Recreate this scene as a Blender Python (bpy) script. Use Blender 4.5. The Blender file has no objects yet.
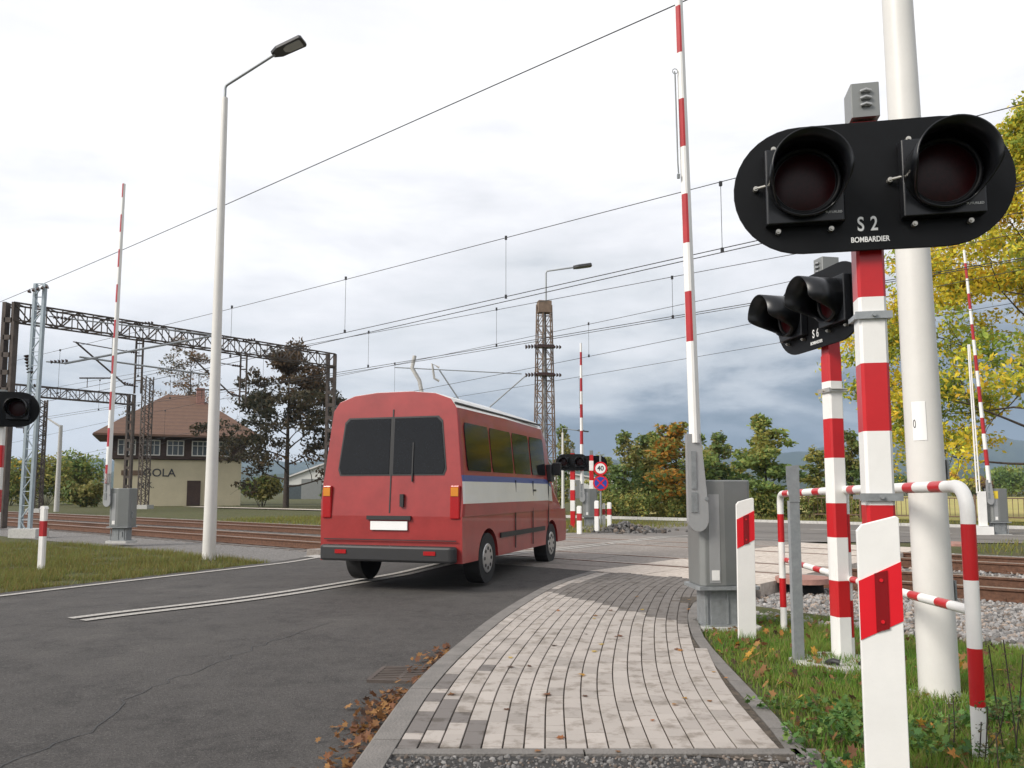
import bpy, bmesh, math, random
import numpy as np
from mathutils import Vector, Matrix
random.seed(7); RNG = np.random.default_rng(11)
PI = math.pi
def LS(*a, **k): return [float(v) for v in np.linspace(*a, **k)]
def AR(*a): return [float(v) for v in np.arange(*a)]
S = bpy.context.scene
COL = S.collection
# ------------------------------------------------------------------ camera
F = 800.0; PITCH = math.atan(75/800); CH = 1.2
CP, SP = math.cos(PITCH), math.sin(PITCH)
cam = bpy.data.cameras.new('camera'); co = bpy.data.objects.new('camera', cam); COL.objects.link(co)
cam.lens = 36*F/1024; cam.sensor_width = 36; cam.shift_y = 32/1024; cam.clip_end = 9000; cam.clip_start = .05
co.location = (0, 0, CH); co.rotation_euler = (PI/2+PITCH, 0, 0); S.camera = co
def at(px, py, z=0.0):
    x, y = (px-512)/F, (416-py)/F
    t = (z-CH)/(SP+y*CP)
    return Vector((x*t, t*(CP-y*SP), z))
def W(px, py, Y):
    x, y = (px-512)/F, (416-py)/F
    t = Y/(CP-y*SP)
    return Vector((x*t, Y, CH+t*(SP+y*CP)))
def zat(py, Y): return W(512, py, Y).z
TX, TY = -.766, .643; NX, NY = .643, .766
def sn(s, n, z=0.0): return Vector((s*TX+n*NX, s*TY+n*NY, z))
def to_sn(x, y): return x*TX+y*TY, x*NX+y*NY
TANG = math.atan2(TY, TX)
# ------------------------------------------------------------------ materials
def lin(c): return tuple(((v/255)/12.92 if v/255 <= .04045 else ((v/255+.055)/1.055)**2.4) for v in c)
def mat(name, col, rough=.6, metal=0, var=.12, scale=6, bump=0, bscale=40, spec=.5, col2=None, attr=False, coat=0):
    m = bpy.data.materials.new(name); m.use_nodes = True
    nt = m.node_tree; b = nt.nodes['Principled BSDF']
    b.inputs['Roughness'].default_value = rough; b.inputs['Metallic'].default_value = metal
    b.inputs['Specular IOR Level'].default_value = spec; b.inputs['Coat Weight'].default_value = coat
    tc = nt.nodes.new('ShaderNodeTexCoord'); n = nt.nodes.new('ShaderNodeTexNoise')
    n.inputs['Scale'].default_value = scale; n.inputs['Detail'].default_value = 8; n.inputs['Roughness'].default_value = .65
    nt.links.new(tc.outputs['Object'], n.inputs['Vector'])
    r = nt.nodes.new('ShaderNodeValToRGB'); r.color_ramp.elements[0].position = .3; r.color_ramp.elements[1].position = .7
    c2 = col2 or tuple(v*(1-var*2) for v in col)
    r.color_ramp.elements[0].color = (*c2, 1); r.color_ramp.elements[1].color = (*col, 1)
    nt.links.new(n.outputs['Fac'], r.inputs['Fac'])
    out = r.outputs['Color']
    if attr:
        a = nt.nodes.new('ShaderNodeAttribute'); a.attribute_name = 'Col'
        mx = nt.nodes.new('ShaderNodeMix'); mx.data_type = 'RGBA'; mx.blend_type = 'MULTIPLY'; mx.inputs[0].default_value = 1
        nt.links.new(out, mx.inputs[6]); nt.links.new(a.outputs['Color'], mx.inputs[7]); out = mx.outputs[2]
    nt.links.new(out, b.inputs['Base Color'])
    if bump:
        n2 = nt.nodes.new('ShaderNodeTexNoise'); n2.inputs['Scale'].default_value = bscale; n2.inputs['Detail'].default_value = 6
        nt.links.new(tc.outputs['Object'], n2.inputs['Vector'])
        bp = nt.nodes.new('ShaderNodeBump'); bp.inputs['Strength'].default_value = bump; bp.inputs['Distance'].default_value = .02
        nt.links.new(n2.outputs['Fac'], bp.inputs['Height']); nt.links.new(bp.outputs['Normal'], b.inputs['Normal'])
    return m
M = {}
M['white'] = mat('white_paint', (.80,.79,.76), .45, var=.05, scale=4, bump=.03, bscale=30)
M['red'] = mat('red_paint', (.52,.012,.016), .32, var=.08, scale=5)
M['redglow'] = mat('red_reflective_sheet', (.68,.008,.018), .38, var=.05)
M['darkred'] = mat('dark_red_reflector', (.22,.006,.010), .25, var=.05)
M['redfaded'] = mat('red_sticker', (.42,.02,.025), .4, var=.12)
M['black'] = mat('black_paint', (.004,.0045,.0055), .5, var=.2, scale=12, spec=.2)
M['blacksatin'] = mat('black_satin_plastic', (.008,.009,.011), .3, var=.15, spec=.4)
M['lens'] = mat('dark_red_lens', (.028,.002,.003), .35, var=.3, scale=60, spec=.25)
M['galv'] = mat('galvanised_steel', (.34,.36,.37), .48, .35, var=.12, scale=22)
M['greycab'] = mat('grey_cabinet_paint', (.225,.232,.225), .42, .25, var=.06, scale=3)
M['greylight'] = mat('light_grey_plate', (.38,.385,.385), .4, .3, var=.06)
M['castiron'] = mat('grey_cast_base', (.27,.285,.29), .55, .2, var=.16, scale=14, bump=.15)
M['pole'] = mat('pale_pole_coating', (.66,.645,.61), .45, var=.04, scale=4, bump=.05, bscale=90)
M['concrete'] = mat('pale_concrete', (.55,.54,.51), .9, var=.14, scale=14, bump=.5, bscale=60)
M['bolt'] = mat('zinc_bolt', (.55,.53,.48), .3, .7, var=.1)
M['rust'] = mat('rusty_rail_steel', (.16,.075,.042), .75, .1, var=.3, scale=18, bump=.4, bscale=90)
M['railtop'] = mat('worn_rail_head', (.36,.29,.24), .35, .6, var=.12, scale=8)
M['sleeper'] = mat('weathered_sleeper', (.20,.17,.15), .9, var=.3, scale=12, bump=.5)
M['oldsteel'] = mat('weathered_brown_steel', (.11,.088,.075), .75, .2, var=.25, scale=3)
M['towersteel'] = mat('rusty_tower_steel', (.24,.17,.12), .75, .1, var=.25, scale=4)
M['bluesteel'] = mat('galvanised_mast_steel', (.36,.42,.46), .5, .3, var=.12, scale=6)
M['wire'] = mat('dark_wire', (.035,.035,.037), .6, .3, var=.05)
M['lampdark'] = mat('dark_lamp_housing', (.055,.055,.058), .45, .3, var=.1)
M['ceramic'] = mat('brown_ceramic_insulator', (.05,.025,.02), .25, var=.1)
M['bark'] = mat('tree_bark', (.075,.058,.046), .95, var=.3, scale=6, bump=.5, bscale=20)
M['kerb'] = mat('weathered_kerb_stone', (.20,.185,.17), .92, var=.16, scale=5, bump=.5, bscale=70, col2=(.13,.122,.112))
M['line'] = mat('worn_road_paint', (.52,.50,.46), .85, scale=34, col2=(.20,.185,.17), bump=.4, bscale=150)
M['text'] = mat('white_lettering', (.82,.82,.80), .5, var=.02)
M['textdark'] = mat('dark_lettering', (.05,.05,.055), .6, var=.02)
M['blue'] = mat('blue_sign_sheet', (.02,.06,.36), .4, var=.05)
M['leafattr'] = mat('autumn_leaf', (1,1,1), .6, var=.08, scale=3, attr=True, spec=.25)
_nt = M['leafattr'].node_tree; _b = _nt.nodes['Principled BSDF']; _tr = _nt.nodes.new('ShaderNodeBsdfTranslucent'); _mx = _nt.nodes.new('ShaderNodeMixShader'); _mx.inputs[0].default_value = .38
_nt.links.new(_b.inputs['Base Color'].links[0].from_socket, _tr.inputs[0]); _nt.links.new(_b.outputs[0], _mx.inputs[1]); _nt.links.new(_tr.outputs[0], _mx.inputs[2]); _nt.links.new(_mx.outputs[0], _nt.nodes['Material Output'].inputs[0])
M['stone'] = mat('ballast_stone', (1,1,1), .85, var=.15, scale=30, attr=True, spec=.3)
M['brick'] = mat('concrete_paver', (1,1,1), .92, scale=6.5, attr=True, bump=.3, bscale=260, spec=.2, col2=(.62,.60,.57)); _r = [n for n in M['brick'].node_tree.nodes if n.type == 'VALTORGB'][0]; _r.color_ramp.elements[0].position = .36; _r.color_ramp.elements[1].position = .50
M['cartyre'] = mat('tyre_rubber', (.018,.018,.019), .8, var=.1)
M['carglass'] = mat('tinted_glass', (.008,.009,.011), .08, var=.1, spec=.3)
M['carred'] = mat('glossy_red_bodywork', (.33,.034,.032), .34, var=.14, scale=3.5, coat=.25, bump=.04, bscale=3)
M['carwhite'] = mat('cream_roof_paint', (.70,.68,.63), .25, var=.04, scale=2, coat=.4)
M['carblue'] = mat('blue_body_stripe', (.05,.07,.24), .3, var=.04)
M['carblack'] = mat('black_trim', (.02,.02,.021), .55, var=.1)
M['chrome'] = mat('silver_rim', (.5,.5,.5), .3, .8, var=.05)
M['taillight'] = mat('tail_lamp_plastic', (.35,.01,.012), .2, var=.05)
M['amber'] = mat('amber_lamp_plastic', (.6,.22,.02), .25, var=.05)
M['cream'] = mat('cream_render', (.60,.53,.37), .9, var=.08, scale=.8)
M['darkwood'] = mat('dark_timber_cladding', (.075,.045,.035), .8, var=.2, scale=2)
M['winwhite'] = mat('white_window_frame', (.7,.68,.64), .6, var=.04)
M['winglass'] = mat('grey_window_glass', (.08,.095,.10), .1, var=.15, spec=.8)
M['hall'] = mat('pale_grey_cladding', (.55,.55,.52), .6, var=.06, scale=.3)
M['hallroof'] = mat('light_metal_roof', (.60,.585,.57), .5, .1, var=.08, scale=.2)
M['ringred'] = mat('faded_red_concrete', (.38,.20,.16), .85, var=.18, scale=12, bump=.3)
M['yellow'] = mat('yellow_sticker', (.75,.55,.04), .5, var=.05)
M['fencebrown'] = mat('brown_fence_paint', (.16,.10,.06), .7, var=.15)
def stripes_x(name, c1, c2, per, axis='Z', rough=.8, bump=.3):
    m = mat(name, c1, rough, var=.12, scale=3)
    nt = m.node_tree; b = nt.nodes['Principled BSDF']
    tc = nt.nodes.new('ShaderNodeTexCoord'); w = nt.nodes.new('ShaderNodeTexWave'); w.wave_profile = 'SAW'
    w.bands_direction = axis; w.inputs['Scale'].default_value = 1/per*.314; w.inputs['Distortion'].default_value = .3
    nt.links.new(tc.outputs['Object'], w.inputs['Vector'])
    old = b.inputs['Base Color'].links[0].from_socket
    mx = nt.nodes.new('ShaderNodeMix'); mx.data_type = 'RGBA'; mx.inputs[7].default_value = (*c2, 1)
    r = nt.nodes.new('ShaderNodeMath'); r.operation = 'MULTIPLY'; r.inputs[1].default_value = .6
    nt.links.new(w.outputs['Color'], r.inputs[0]); nt.links.new(r.outputs[0], mx.inputs[0]); nt.links.new(old, mx.inputs[6])
    nt.links.new(mx.outputs[2], b.inputs['Base Color'])
    bp = nt.nodes.new('ShaderNodeBump'); bp.inputs['Strength'].default_value = bump; bp.inputs['Distance'].default_value = .03
    nt.links.new(w.outputs['Color'], bp.inputs['Height']); nt.links.new(bp.outputs['Normal'], b.inputs['Normal'])
    return m
M['rooftile'] = stripes_x('brown_roof_tiles', (.17,.095,.062), (.085,.05,.038), .35)
# ground like materials
def ground_mat(name, cols, scales, bump=.6, bscale=60, rough=.95, dist=.03):
    m = bpy.data.materials.new(name); m.use_nodes = True; nt = m.node_tree; b = nt.nodes['Principled BSDF']
    b.inputs['Roughness'].default_value = rough; b.inputs['Specular IOR Level'].default_value = .25
    tc = nt.nodes.new('ShaderNodeTexCoord'); prev = None
    for i, (c, s) in enumerate(zip(cols, scales)):
        if prev is None: prev = c; continue
        n = nt.nodes.new('ShaderNodeTexNoise'); n.inputs['Scale'].default_value = s; n.inputs['Detail'].default_value = 9; n.inputs['Roughness'].default_value = .7
        nt.links.new(tc.outputs['Object'], n.inputs['Vector'])
        r = nt.nodes.new('ShaderNodeMapRange'); lo_, hi_ = ((.42,.62) if s < 40 else (.52,.70)); r.inputs[1].default_value = lo_; r.inputs[2].default_value = hi_
        nt.links.new(n.outputs['Fac'], r.inputs[0])
        mx = nt.nodes.new('ShaderNodeMix'); mx.data_type = 'RGBA'; nt.links.new(r.outputs[0], mx.inputs[0])
        if isinstance(prev, tuple): mx.inputs[6].default_value = (*prev, 1)
        else: nt.links.new(prev, mx.inputs[6])
        mx.inputs[7].default_value = (*c, 1); prev = mx.outputs[2]
    nt.links.new(prev, b.inputs['Base Color'])
    n2 = nt.nodes.new('ShaderNodeTexNoise'); n2.inputs['Scale'].default_value = bscale; n2.inputs['Detail'].default_value = 8; n2.inputs['Roughness'].default_value = .7
    nt.links.new(tc.outputs['Object'], n2.inputs['Vector'])
    bp = nt.nodes.new('ShaderNodeBump'); bp.inputs['Strength'].default_value = bump; bp.inputs['Distance'].default_value = dist
    nt.links.new(n2.outputs['Fac'], bp.inputs['Height']); nt.links.new(bp.outputs['Normal'], b.inputs['Normal'])
    return m
M['grass'] = ground_mat('grassy_ground', [(.075,.085,.030), (.11,.10,.04), (.10,.075,.045), (.05,.065,.02)], [0, 1.2, 3.5, 9], .9, 25)
M['field'] = ground_mat('dry_yellow_field', [(.34,.30,.09), (.26,.26,.07), (.40,.33,.13)], [0, .08, .6], .8, 6)
M['asphalt'] = ground_mat('asphalt', [(.062,.058,.055), (.104,.097,.090), (.047,.044,.042), (.078,.073,.069), (.165,.154,.143), (.026,.024,.023)], [0, .35, 1.6, 9, 95, 60], .9, 110, .85, .012)
M['asphaltpatch'] = ground_mat('asphalt_patch', [(.056,.053,.051), (.066,.062,.059), (.10,.095,.09)], [0, 3, 110], .8, 130, .8, .01)
M['tar'] = mat('tar', (.016,.016,.016), .5)
M['asphaltfar'] = ground_mat('worn_asphalt', [(.15,.138,.128), (.19,.175,.16), (.12,.11,.102)], [0, .4, 60], .35, 160, .85, .006)
M['deck'] = ground_mat('crossing_concrete', [(.52,.46,.40), (.60,.54,.47), (.40,.34,.29)], [0, .8, 12], .35, 120, .85, .006)
M['deckroad'] = ground_mat('crossing_road_slabs', [(.23,.205,.185), (.29,.262,.235), (.18,.158,.14)], [0, .8, 14], .35, 120, .85, .006)
M['ballastbed'] = ground_mat('ballast_bed', [(.20,.19,.18), (.10,.095,.09), (.30,.285,.27)], [0, 14, 30], 1, 40, .95, .05)
M['dirt'] = ground_mat('sandy_dirt', [(.10,.085,.07), (.16,.13,.10), (.07,.06,.05)], [0, 6, 20], .8, 60)
M['grit'] = ground_mat('dark_grit', [(.07,.068,.066), (.12,.115,.11), (.04,.04,.04)], [0, 40, 90], 1, 120, .9, .02)
M['hill'] = ground_mat('forested_hill', [(.035,.055,.035), (.06,.075,.04), (.025,.04,.03)], [0, .004, .02], .5, .05, .95, 4)
# ------------------------------------------------------------------ mesh builder
def tag(o, label=None, cat=None, group=None, kind=None):
    if label: o['label'] = label
    if cat: o['category'] = cat
    if group: o['group'] = group
    if kind: o['kind'] = kind
    return o
def thing(name, label, cat, loc=(0,0,0), rz=0, group=None):
    o = bpy.data.objects.new(name, None); COL.objects.link(o); o.location = loc; o.rotation_euler = (0,0,rz)
    o.empty_display_size = .2
    return tag(o, label, cat, group)
class MB:
    def __init__(s): s.v = []; s.f = []; s.m = []; s.sm = []
    def add(s, vs, fs, mi=0, smooth=False):
        b = len(s.v); s.v += [tuple(v) for v in vs]
        for i, f in enumerate(fs):
            s.f.append(tuple(b+k for k in f)); s.m.append(mi[i] if isinstance(mi, list) else mi); s.sm.append(smooth)
        return s
    def box(s, c, d, mi=0, rot=None, bev=0):
        x, y, z = d[0]/2, d[1]/2, d[2]/2
        if bev:   # chamfer vertical edges
            e = bev; P = [(-x+e,-y),(x-e,-y),(x,-y+e),(x,y-e),(x-e,y),(-x+e,y),(-x,y-e),(-x,-y+e)]
            vs = [Vector((a,b,-z)) for a,b in P]+[Vector((a,b,z)) for a,b in P]
            fs = [tuple(range(7,-1,-1)), tuple(range(8,16))]+[(i,(i+1)%8,8+(i+1)%8,8+i) for i in range(8)]
        else:
            vs = [Vector((i*x,j*y,k*z)) for k in (-1,1) for j in (-1,1) for i in (-1,1)]
            fs = [(0,2,3,1),(4,5,7,6),(0,1,5,4),(2,6,7,3),(0,4,6,2),(1,3,7,5)]
        if rot is not None: vs = [rot @ v for v in vs]
        c = Vector(c); return s.add([v+c for v in vs], fs, mi)
    def tube(s, p, q, r0, r1=None, seg=12, mi=0, cap=True, smooth=True):
        r1 = r0 if r1 is None else r1; p, q = Vector(p), Vector(q); d = (q-p)
        if d.length < 1e-6: return s
        d.normalize(); u = d.orthogonal().normalized(); w = d.cross(u)
        vs = []
        for c, r in ((p, r0), (q, r1)):
            vs += [c+(u*math.cos(a)+w*math.sin(a))*r for a in (2*PI*i/seg for i in range(seg))]
        fs = [(i,(i+1)%seg,seg+(i+1)%seg,seg+i) for i in range(seg)]
        s.add(vs, fs, mi, smooth)
        if cap: s.add(vs, [tuple(range(seg-1,-1,-1)), tuple(range(seg,2*seg))], mi)
        return s
    def path(s, pts, rad, seg=12, mifn=None, cap=True, smooth=True):
        """pts polyline; rad number or fn(arclen); mifn(arclen)->material index"""
        pts = [Vector(p) for p in pts]; L = [0]
        for a, b in zip(pts, pts[1:]): L.append(L[-1]+(b-a).length)
        R = rad if callable(rad) else (lambda t: rad)
        tn = [(pts[min(i+1,len(pts)-1)]-pts[max(i-1,0)]).normalized() for i in range(len(pts))]
        u = tn[0].orthogonal().normalized(); rings = []
        for p, t, l in zip(pts, tn, L):
            u = (u-t*u.dot(t)).normalized(); w = t.cross(u)
            rings.append([p+(u*math.cos(a)+w*math.sin(a))*R(l) for a in (2*PI*i/seg for i in range(seg))])
        vs = [v for r in rings for v in r]; fs = []; mi = []
        for k in range(len(pts)-1):
            m = mifn((L[k]+L[k+1])/2) if mifn else 0
            for i in range(seg):
                fs.append((k*seg+i, k*seg+(i+1)%seg, (k+1)*seg+(i+1)%seg, (k+1)*seg+i)); mi.append(m)
        s.add(vs, fs, mi, smooth)
        if cap: s.add(rings[0], [tuple(range(seg-1,-1,-1))], mi[0]); s.add(rings[-1], [tuple(range(seg))], mi[-1])
        return s
    def prism(s, poly, a, b, axis='y', mi=0, M4=None):
        """poly 2D, extruded from a to b along axis. y: poly=(x,z) ; z: poly=(x,y); x: poly=(y,z)"""
        f = {'y': lambda p, t: (p[0], t, p[1]), 'z': lambda p, t: (p[0], p[1], t), 'x': lambda p, t: (t, p[0], p[1])}[axis]
        n = len(poly); vs = [Vector(f(p, a)) for p in poly]+[Vector(f(p, b)) for p in poly]
        if M4 is not None: vs = [M4 @ v for v in vs]
        return s.add(vs, [tuple(range(n-1,-1,-1)), tuple(range(n,2*n))]+[(i,(i+1)%n,n+(i+1)%n,n+i) for i in range(n)], mi)
    def build(s, name, mats, parent=None, bevel=0, tri=False):
        me = bpy.data.meshes.new(name); me.from_pydata(s.v, [], s.f)
        for m in (mats if isinstance(mats, (list, tuple)) else [mats]): me.materials.append(M[m] if isinstance(m, str) else m)
        me.polygons.foreach_set('material_index', s.m); me.polygons.foreach_set('use_smooth', s.sm)
        bm = bmesh.new(); bm.from_mesh(me)
        bmesh.ops.recalc_face_normals(bm, faces=bm.faces)
        if tri: bmesh.ops.triangulate(bm, faces=[f for f in bm.faces if len(f.verts) > 4])
        bm.to_mesh(me); bm.free(); me.update()
        o = bpy.data.objects.new(name, me); COL.objects.link(o)
        if parent: o.parent = parent
        if bevel:
            md = o.modifiers.new('bevel', 'BEVEL'); md.width = bevel; md.segments = 2; md.limit_method = 'ANGLE'; md.angle_limit = .7
        return o
def copy_tree(o, parent=None, label=None):
    c = o.copy(); COL.objects.link(c)
    if parent: c.parent = parent
    if label: c['label'] = label
    for ch in [x for x in o.children]: copy_tree(ch, c)
    return c
def arrays_mesh(name, verts, nface, k, mats, cols=None, parent=None, smooth=False):
    """verts (n,3); faces consecutive index groups (m,k)"""
    me = bpy.data.meshes.new(name); faces = nface
    nv, nf = len(verts), len(faces)
    me.vertices.add(nv); me.vertices.foreach_set('co', np.asarray(verts, np.float32).ravel())
    me.loops.add(nf*k); me.loops.foreach_set('vertex_index', np.asarray(faces, np.int32).ravel())
    me.polygons.add(nf); me.polygons.foreach_set('loop_start', np.arange(0, nf*k, k, dtype=np.int32))
    me.polygons.foreach_set('loop_total', np.full(nf, k, np.int32))
    me.polygons.foreach_set('use_smooth', np.full(nf, bool(smooth)))
    if cols is not None:
        a = me.color_attributes.new('Col', 'FLOAT_COLOR', 'POINT')
        c4 = np.ones((nv, 4), np.float32); c4[:, :3] = cols; a.data.foreach_set('color', c4.ravel())
    for m in mats: me.materials.append(M[m])
    me.update(calc_edges=True); me.validate()
    o = bpy.data.objects.new(name, me); COL.objects.link(o)
    if parent: o.parent = parent
    return o
def text(body, size, m, parent, loc, rot=(PI/2,0,0), extr=.0015, bold=.0, sx=1.0, name='lettering', spacing=1.0):
    c = bpy.data.curves.new(name, 'FONT'); c.body = body; c.size = size; c.extrude = extr; c.offset = bold
    c.align_x = 'CENTER'; c.align_y = 'CENTER'; c.space_character = spacing
    t = bpy.data.objects.new('tmp', c); COL.objects.link(t); bpy.context.view_layer.update()
    dg = bpy.context.evaluated_depsgraph_get(); me = bpy.data.meshes.new_from_object(t.evaluated_get(dg))
    bpy.data.objects.remove(t); me.materials.clear(); me.materials.append(M[m])
    me.transform(Matrix.Diagonal((sx,1,1,1)))
    o = bpy.data.objects.new(name, me); COL.objects.link(o); o.parent = parent; o.location = loc; o.rotation_euler = rot
    return o
def catmull(pts, n=12):
    P = [Vector(p) for p in pts]; P = [2*P[0]-P[1]]+P+[2*P[-1]-P[-2]]; out = []
    for i in range(1, len(P)-2):
        for k in range(n):
            t = k/n; a, b, c, d = P[i-1], P[i], P[i+1], P[i+2]
            out.append(.5*((2*b)+(c-a)*t+(2*a-5*b+4*c-d)*t*t+(3*b-a-3*c+d)*t**3))
    out.append(P[-2]); return out
def resample(pts, step):
    P = [Vector(p) for p in pts]; L = [0]
    for a, b in zip(P, P[1:]): L.append(L[-1]+(b-a).length)
    n = max(2, int(L[-1]/step)); out = []; j = 0
    for i in range(n+1):
        l = L[-1]*i/n
        while j < len(P)-2 and L[j+1] < l: j += 1
        t = (l-L[j])/max(1e-9, L[j+1]-L[j]); out.append(P[j].lerp(P[j+1], t))
    return out
def sm(a, b, x): t = min(1, max(0, (x-a)/(b-a))); return t*t*(3-2*t)
def ruled(name, A, B, zf, m, nu=6, kind='structure'):
    mb = MB(); vs = []; n = len(A)
    for a, b in zip(A, B):
        for k in range(nu+1):
            p = Vector(a[:2]).lerp(Vector(b[:2]), k/nu); vs.append((p.x, p.y, zf(p.x, p.y)))
    fs = [(i*(nu+1)+k, i*(nu+1)+k+1, (i+1)*(nu+1)+k+1, (i+1)*(nu+1)+k) for i in range(n-1) for k in range(nu)]
    mb.add(vs, fs, 0, True); o = mb.build(name, m); tag(o, kind=kind)
    return o
# ------------------------------------------------------------------ setting: ground
NR = [11.75, 13.19, 15.85, 17.29]     # rails, distance across the tracks
def gz(x, y):
    s, n = to_sn(x, y)
    z = -.085
    dip = sm(7.6, 9.3, n)*(1-sm(18.4, 19.8, n))
    return z-.12*dip
def zr(x, y):
    s, n = to_sn(x, y)
    return -.07+.05*sm(8.2, 10.0, n)-.05*sm(18.9, 21, n)
def nonuni(a, b, c, fine, far):
    xs = list(AR(a, b, fine)); step = fine; x = b
    while x < c: xs.append(x); step *= 1.35; x += min(step, far)
    xs.append(c); return xs
def ground():
    xr = nonuni(0, 14, 900, .4, 120); xs = [-x for x in xr[:0:-1]]+xr
    ys = [-30, -20, -10, -5, -2]+nonuni(0, 34, 1300, .4, 150)
    vs = [(x, y, gz(x, y)) for y in ys for x in xs]; nx = len(xs)
    fs = [(j*nx+i, j*nx+i+1, (j+1)*nx+i+1, (j+1)*nx+i) for j in range(len(ys)-1) for i in range(nx-1)]
    tag(MB().add(vs, fs, 0, True).build('ground', 'grass'), kind='structure')
ground()
YF = at(512, 748, 0).y
Lp = catmull([(-1.05,-6,0),(-.85,0,0),(-.62,2.4,0),(-.556,3.74,0),(-.48,5.1,0),(-.30,6.44,0),(.05,8.3,0),(.62,10.5,0),(1.3,12.15,0)], 14)  # paving left edge
Rp = catmull([(1.28,3.70,0),(1.35,4.8,0),(1.46,6.44,0),(1.58,7.3,0),(1.74,8.07,0),(2.02,8.95,0),(2.6,9.9,0),(3.6,10.9,0)], 14)
def off(P, d):   # offset polyline to the left of travel
    out = []
    for i, p in enumerate(P):
        t = (P[min(i+1,len(P)-1)]-P[max(i-1,0)]).normalized(); out.append(p+Vector((-t.y, t.x, 0))*d)
    return out
# road
Lr = off(resample(Lp, .35), .15)
end_l = sn(7.08, 10.3)
roadR = [p for p in Lr if to_sn(p.x, p.y)[1] < 10.2]+[sn(7.05, n) for n in (10.3,11.4,13,15,17,19,21,22.5)]
roadR = resample(roadR, .5)
cl = catmull([(-7.5,-6,0),(-6.3,2,0),(-5.4,5.5,0),(-4.4,7.9,0),(-2.75,10.2,0),(-.35,15.2,0),(1.2,17.2,0),(5.1,22.9,0),(7.3,26,0)], 12)
ledge = catmull([(-14,-6,0),(-9.5,3,0),(-7.4,7.3,0),(-6.25,9.7,0),(-5.35,11.6,0),tuple(sn(13.2,12.6)),tuple(sn(13.6,17)),tuple(sn(13.8,22.5))], 12)
roadL = resample(off(ledge, .35), .5)
n_ = max(len(roadR), len(roadL)); 
def resn(P, n):
    L = [0]
    for a, b in zip(P, P[1:]): L.append(L[-1]+(b-a).length)
    return [resample_at(P, L, L[-1]*i/(n-1)) for i in range(n)]
def resample_at(P, L, l):
    for j in range(len(P)-1):
        if L[j+1] >= l-1e-9: return P[j].lerp(P[j+1], (l-L[j])/max(1e-9, L[j+1]-L[j]))
    return P[-1]
def cut(P, a, b): return [p for p in P if a <= to_sn(p.x, p.y)[1] <= b]
roadRn = [p for p in roadR]; 
ruled('road', resn(roadR, 90), resn(roadL, 90), lambda x, y: zr(x, y), 'asphalt', 14)
FR0, FR1 = 24.2, 31.5
for nm, s0, s1 in (('side_road', -90, 16),):
    A = [sn(s, FR0) for s in LS(s0, s1, 60)]; B = [sn(s, FR1) for s in LS(s0, s1, 60)]
    ruled(nm, A, B, lambda x, y: -.06, 'asphaltfar', 3)
A = [sn(7.0-5*sm(0,1,(n-20)/4.4), n) for n in LS(19.0, 24.4, 12)]; B = [sn(13.9, n) for n in LS(19.0, 24.4, 12)]
ruled('road_junction', A, B, lambda x, y: zr(x, y)+.004, 'asphaltfar', 8)
A = [sn(s, FR1+.1) for s in LS(-90, 60, 40)]; B = [sn(s, FR1+1.6) for s in LS(-90, 60, 40)]
ruled('far_verge_path', A, B, lambda x, y: -.02, 'deck', 2)
mb = MB()
for s in AR(-60, 40, 1.0):
    p = sn(s+.5, FR1+.02, -.04); mb.box(p, (.985, .16, .16), 0, Matrix.Rotation(TANG, 3, 'Z'))
tag(mb.build('far_kerb', 'concrete'), kind='structure')
# crossing deck slabs between and beside the rails
def slab(mb, s0, s1, n0, n1, z=-.012, t=.16, mi=0):
    c = sn((s0+s1)/2, (n0+n1)/2, z-t/2); mb.box(c, (s1-s0, n1-n0, t), mi, Matrix.Rotation(TANG, 3, 'Z'))
mb = MB(); zones = [(10.25, NR[0]-.09), (NR[0]+.09, NR[1]-.09), (NR[1]+.09, NR[2]-.09), (NR[2]+.09, NR[3]-.09), (NR[3]+.09, 19.0)]
for a, b in zones:
    k = 2 if b-a > 1.4 else 1
    for q in range(k):
        n0, n1 = a+(b-a)*q/k+.006, a+(b-a)*(q+1)/k-.006; s = 4.35
        while s < 14.2:
            mi = 0 if s < 6.9 else 1
            w_ = .9 if s < 6.9 else 1.2
            slab(mb, s+.006, s+w_-.006, n0, n1, -.012+random.uniform(-.004,.003), .2, mi); s += w_
tag(mb.build('crossing_deck', ['deck', 'deckroad']), kind='structure')
# track bed
A = [sn(s, 8.9) for s in LS(-80, 160, 60)]; B = [sn(s, 19.2) for s in LS(-80, 160, 60)]
ruled('track_bed', A, B, lambda x, y: gz(x, y)+.012, 'ballastbed', 12)
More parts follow.
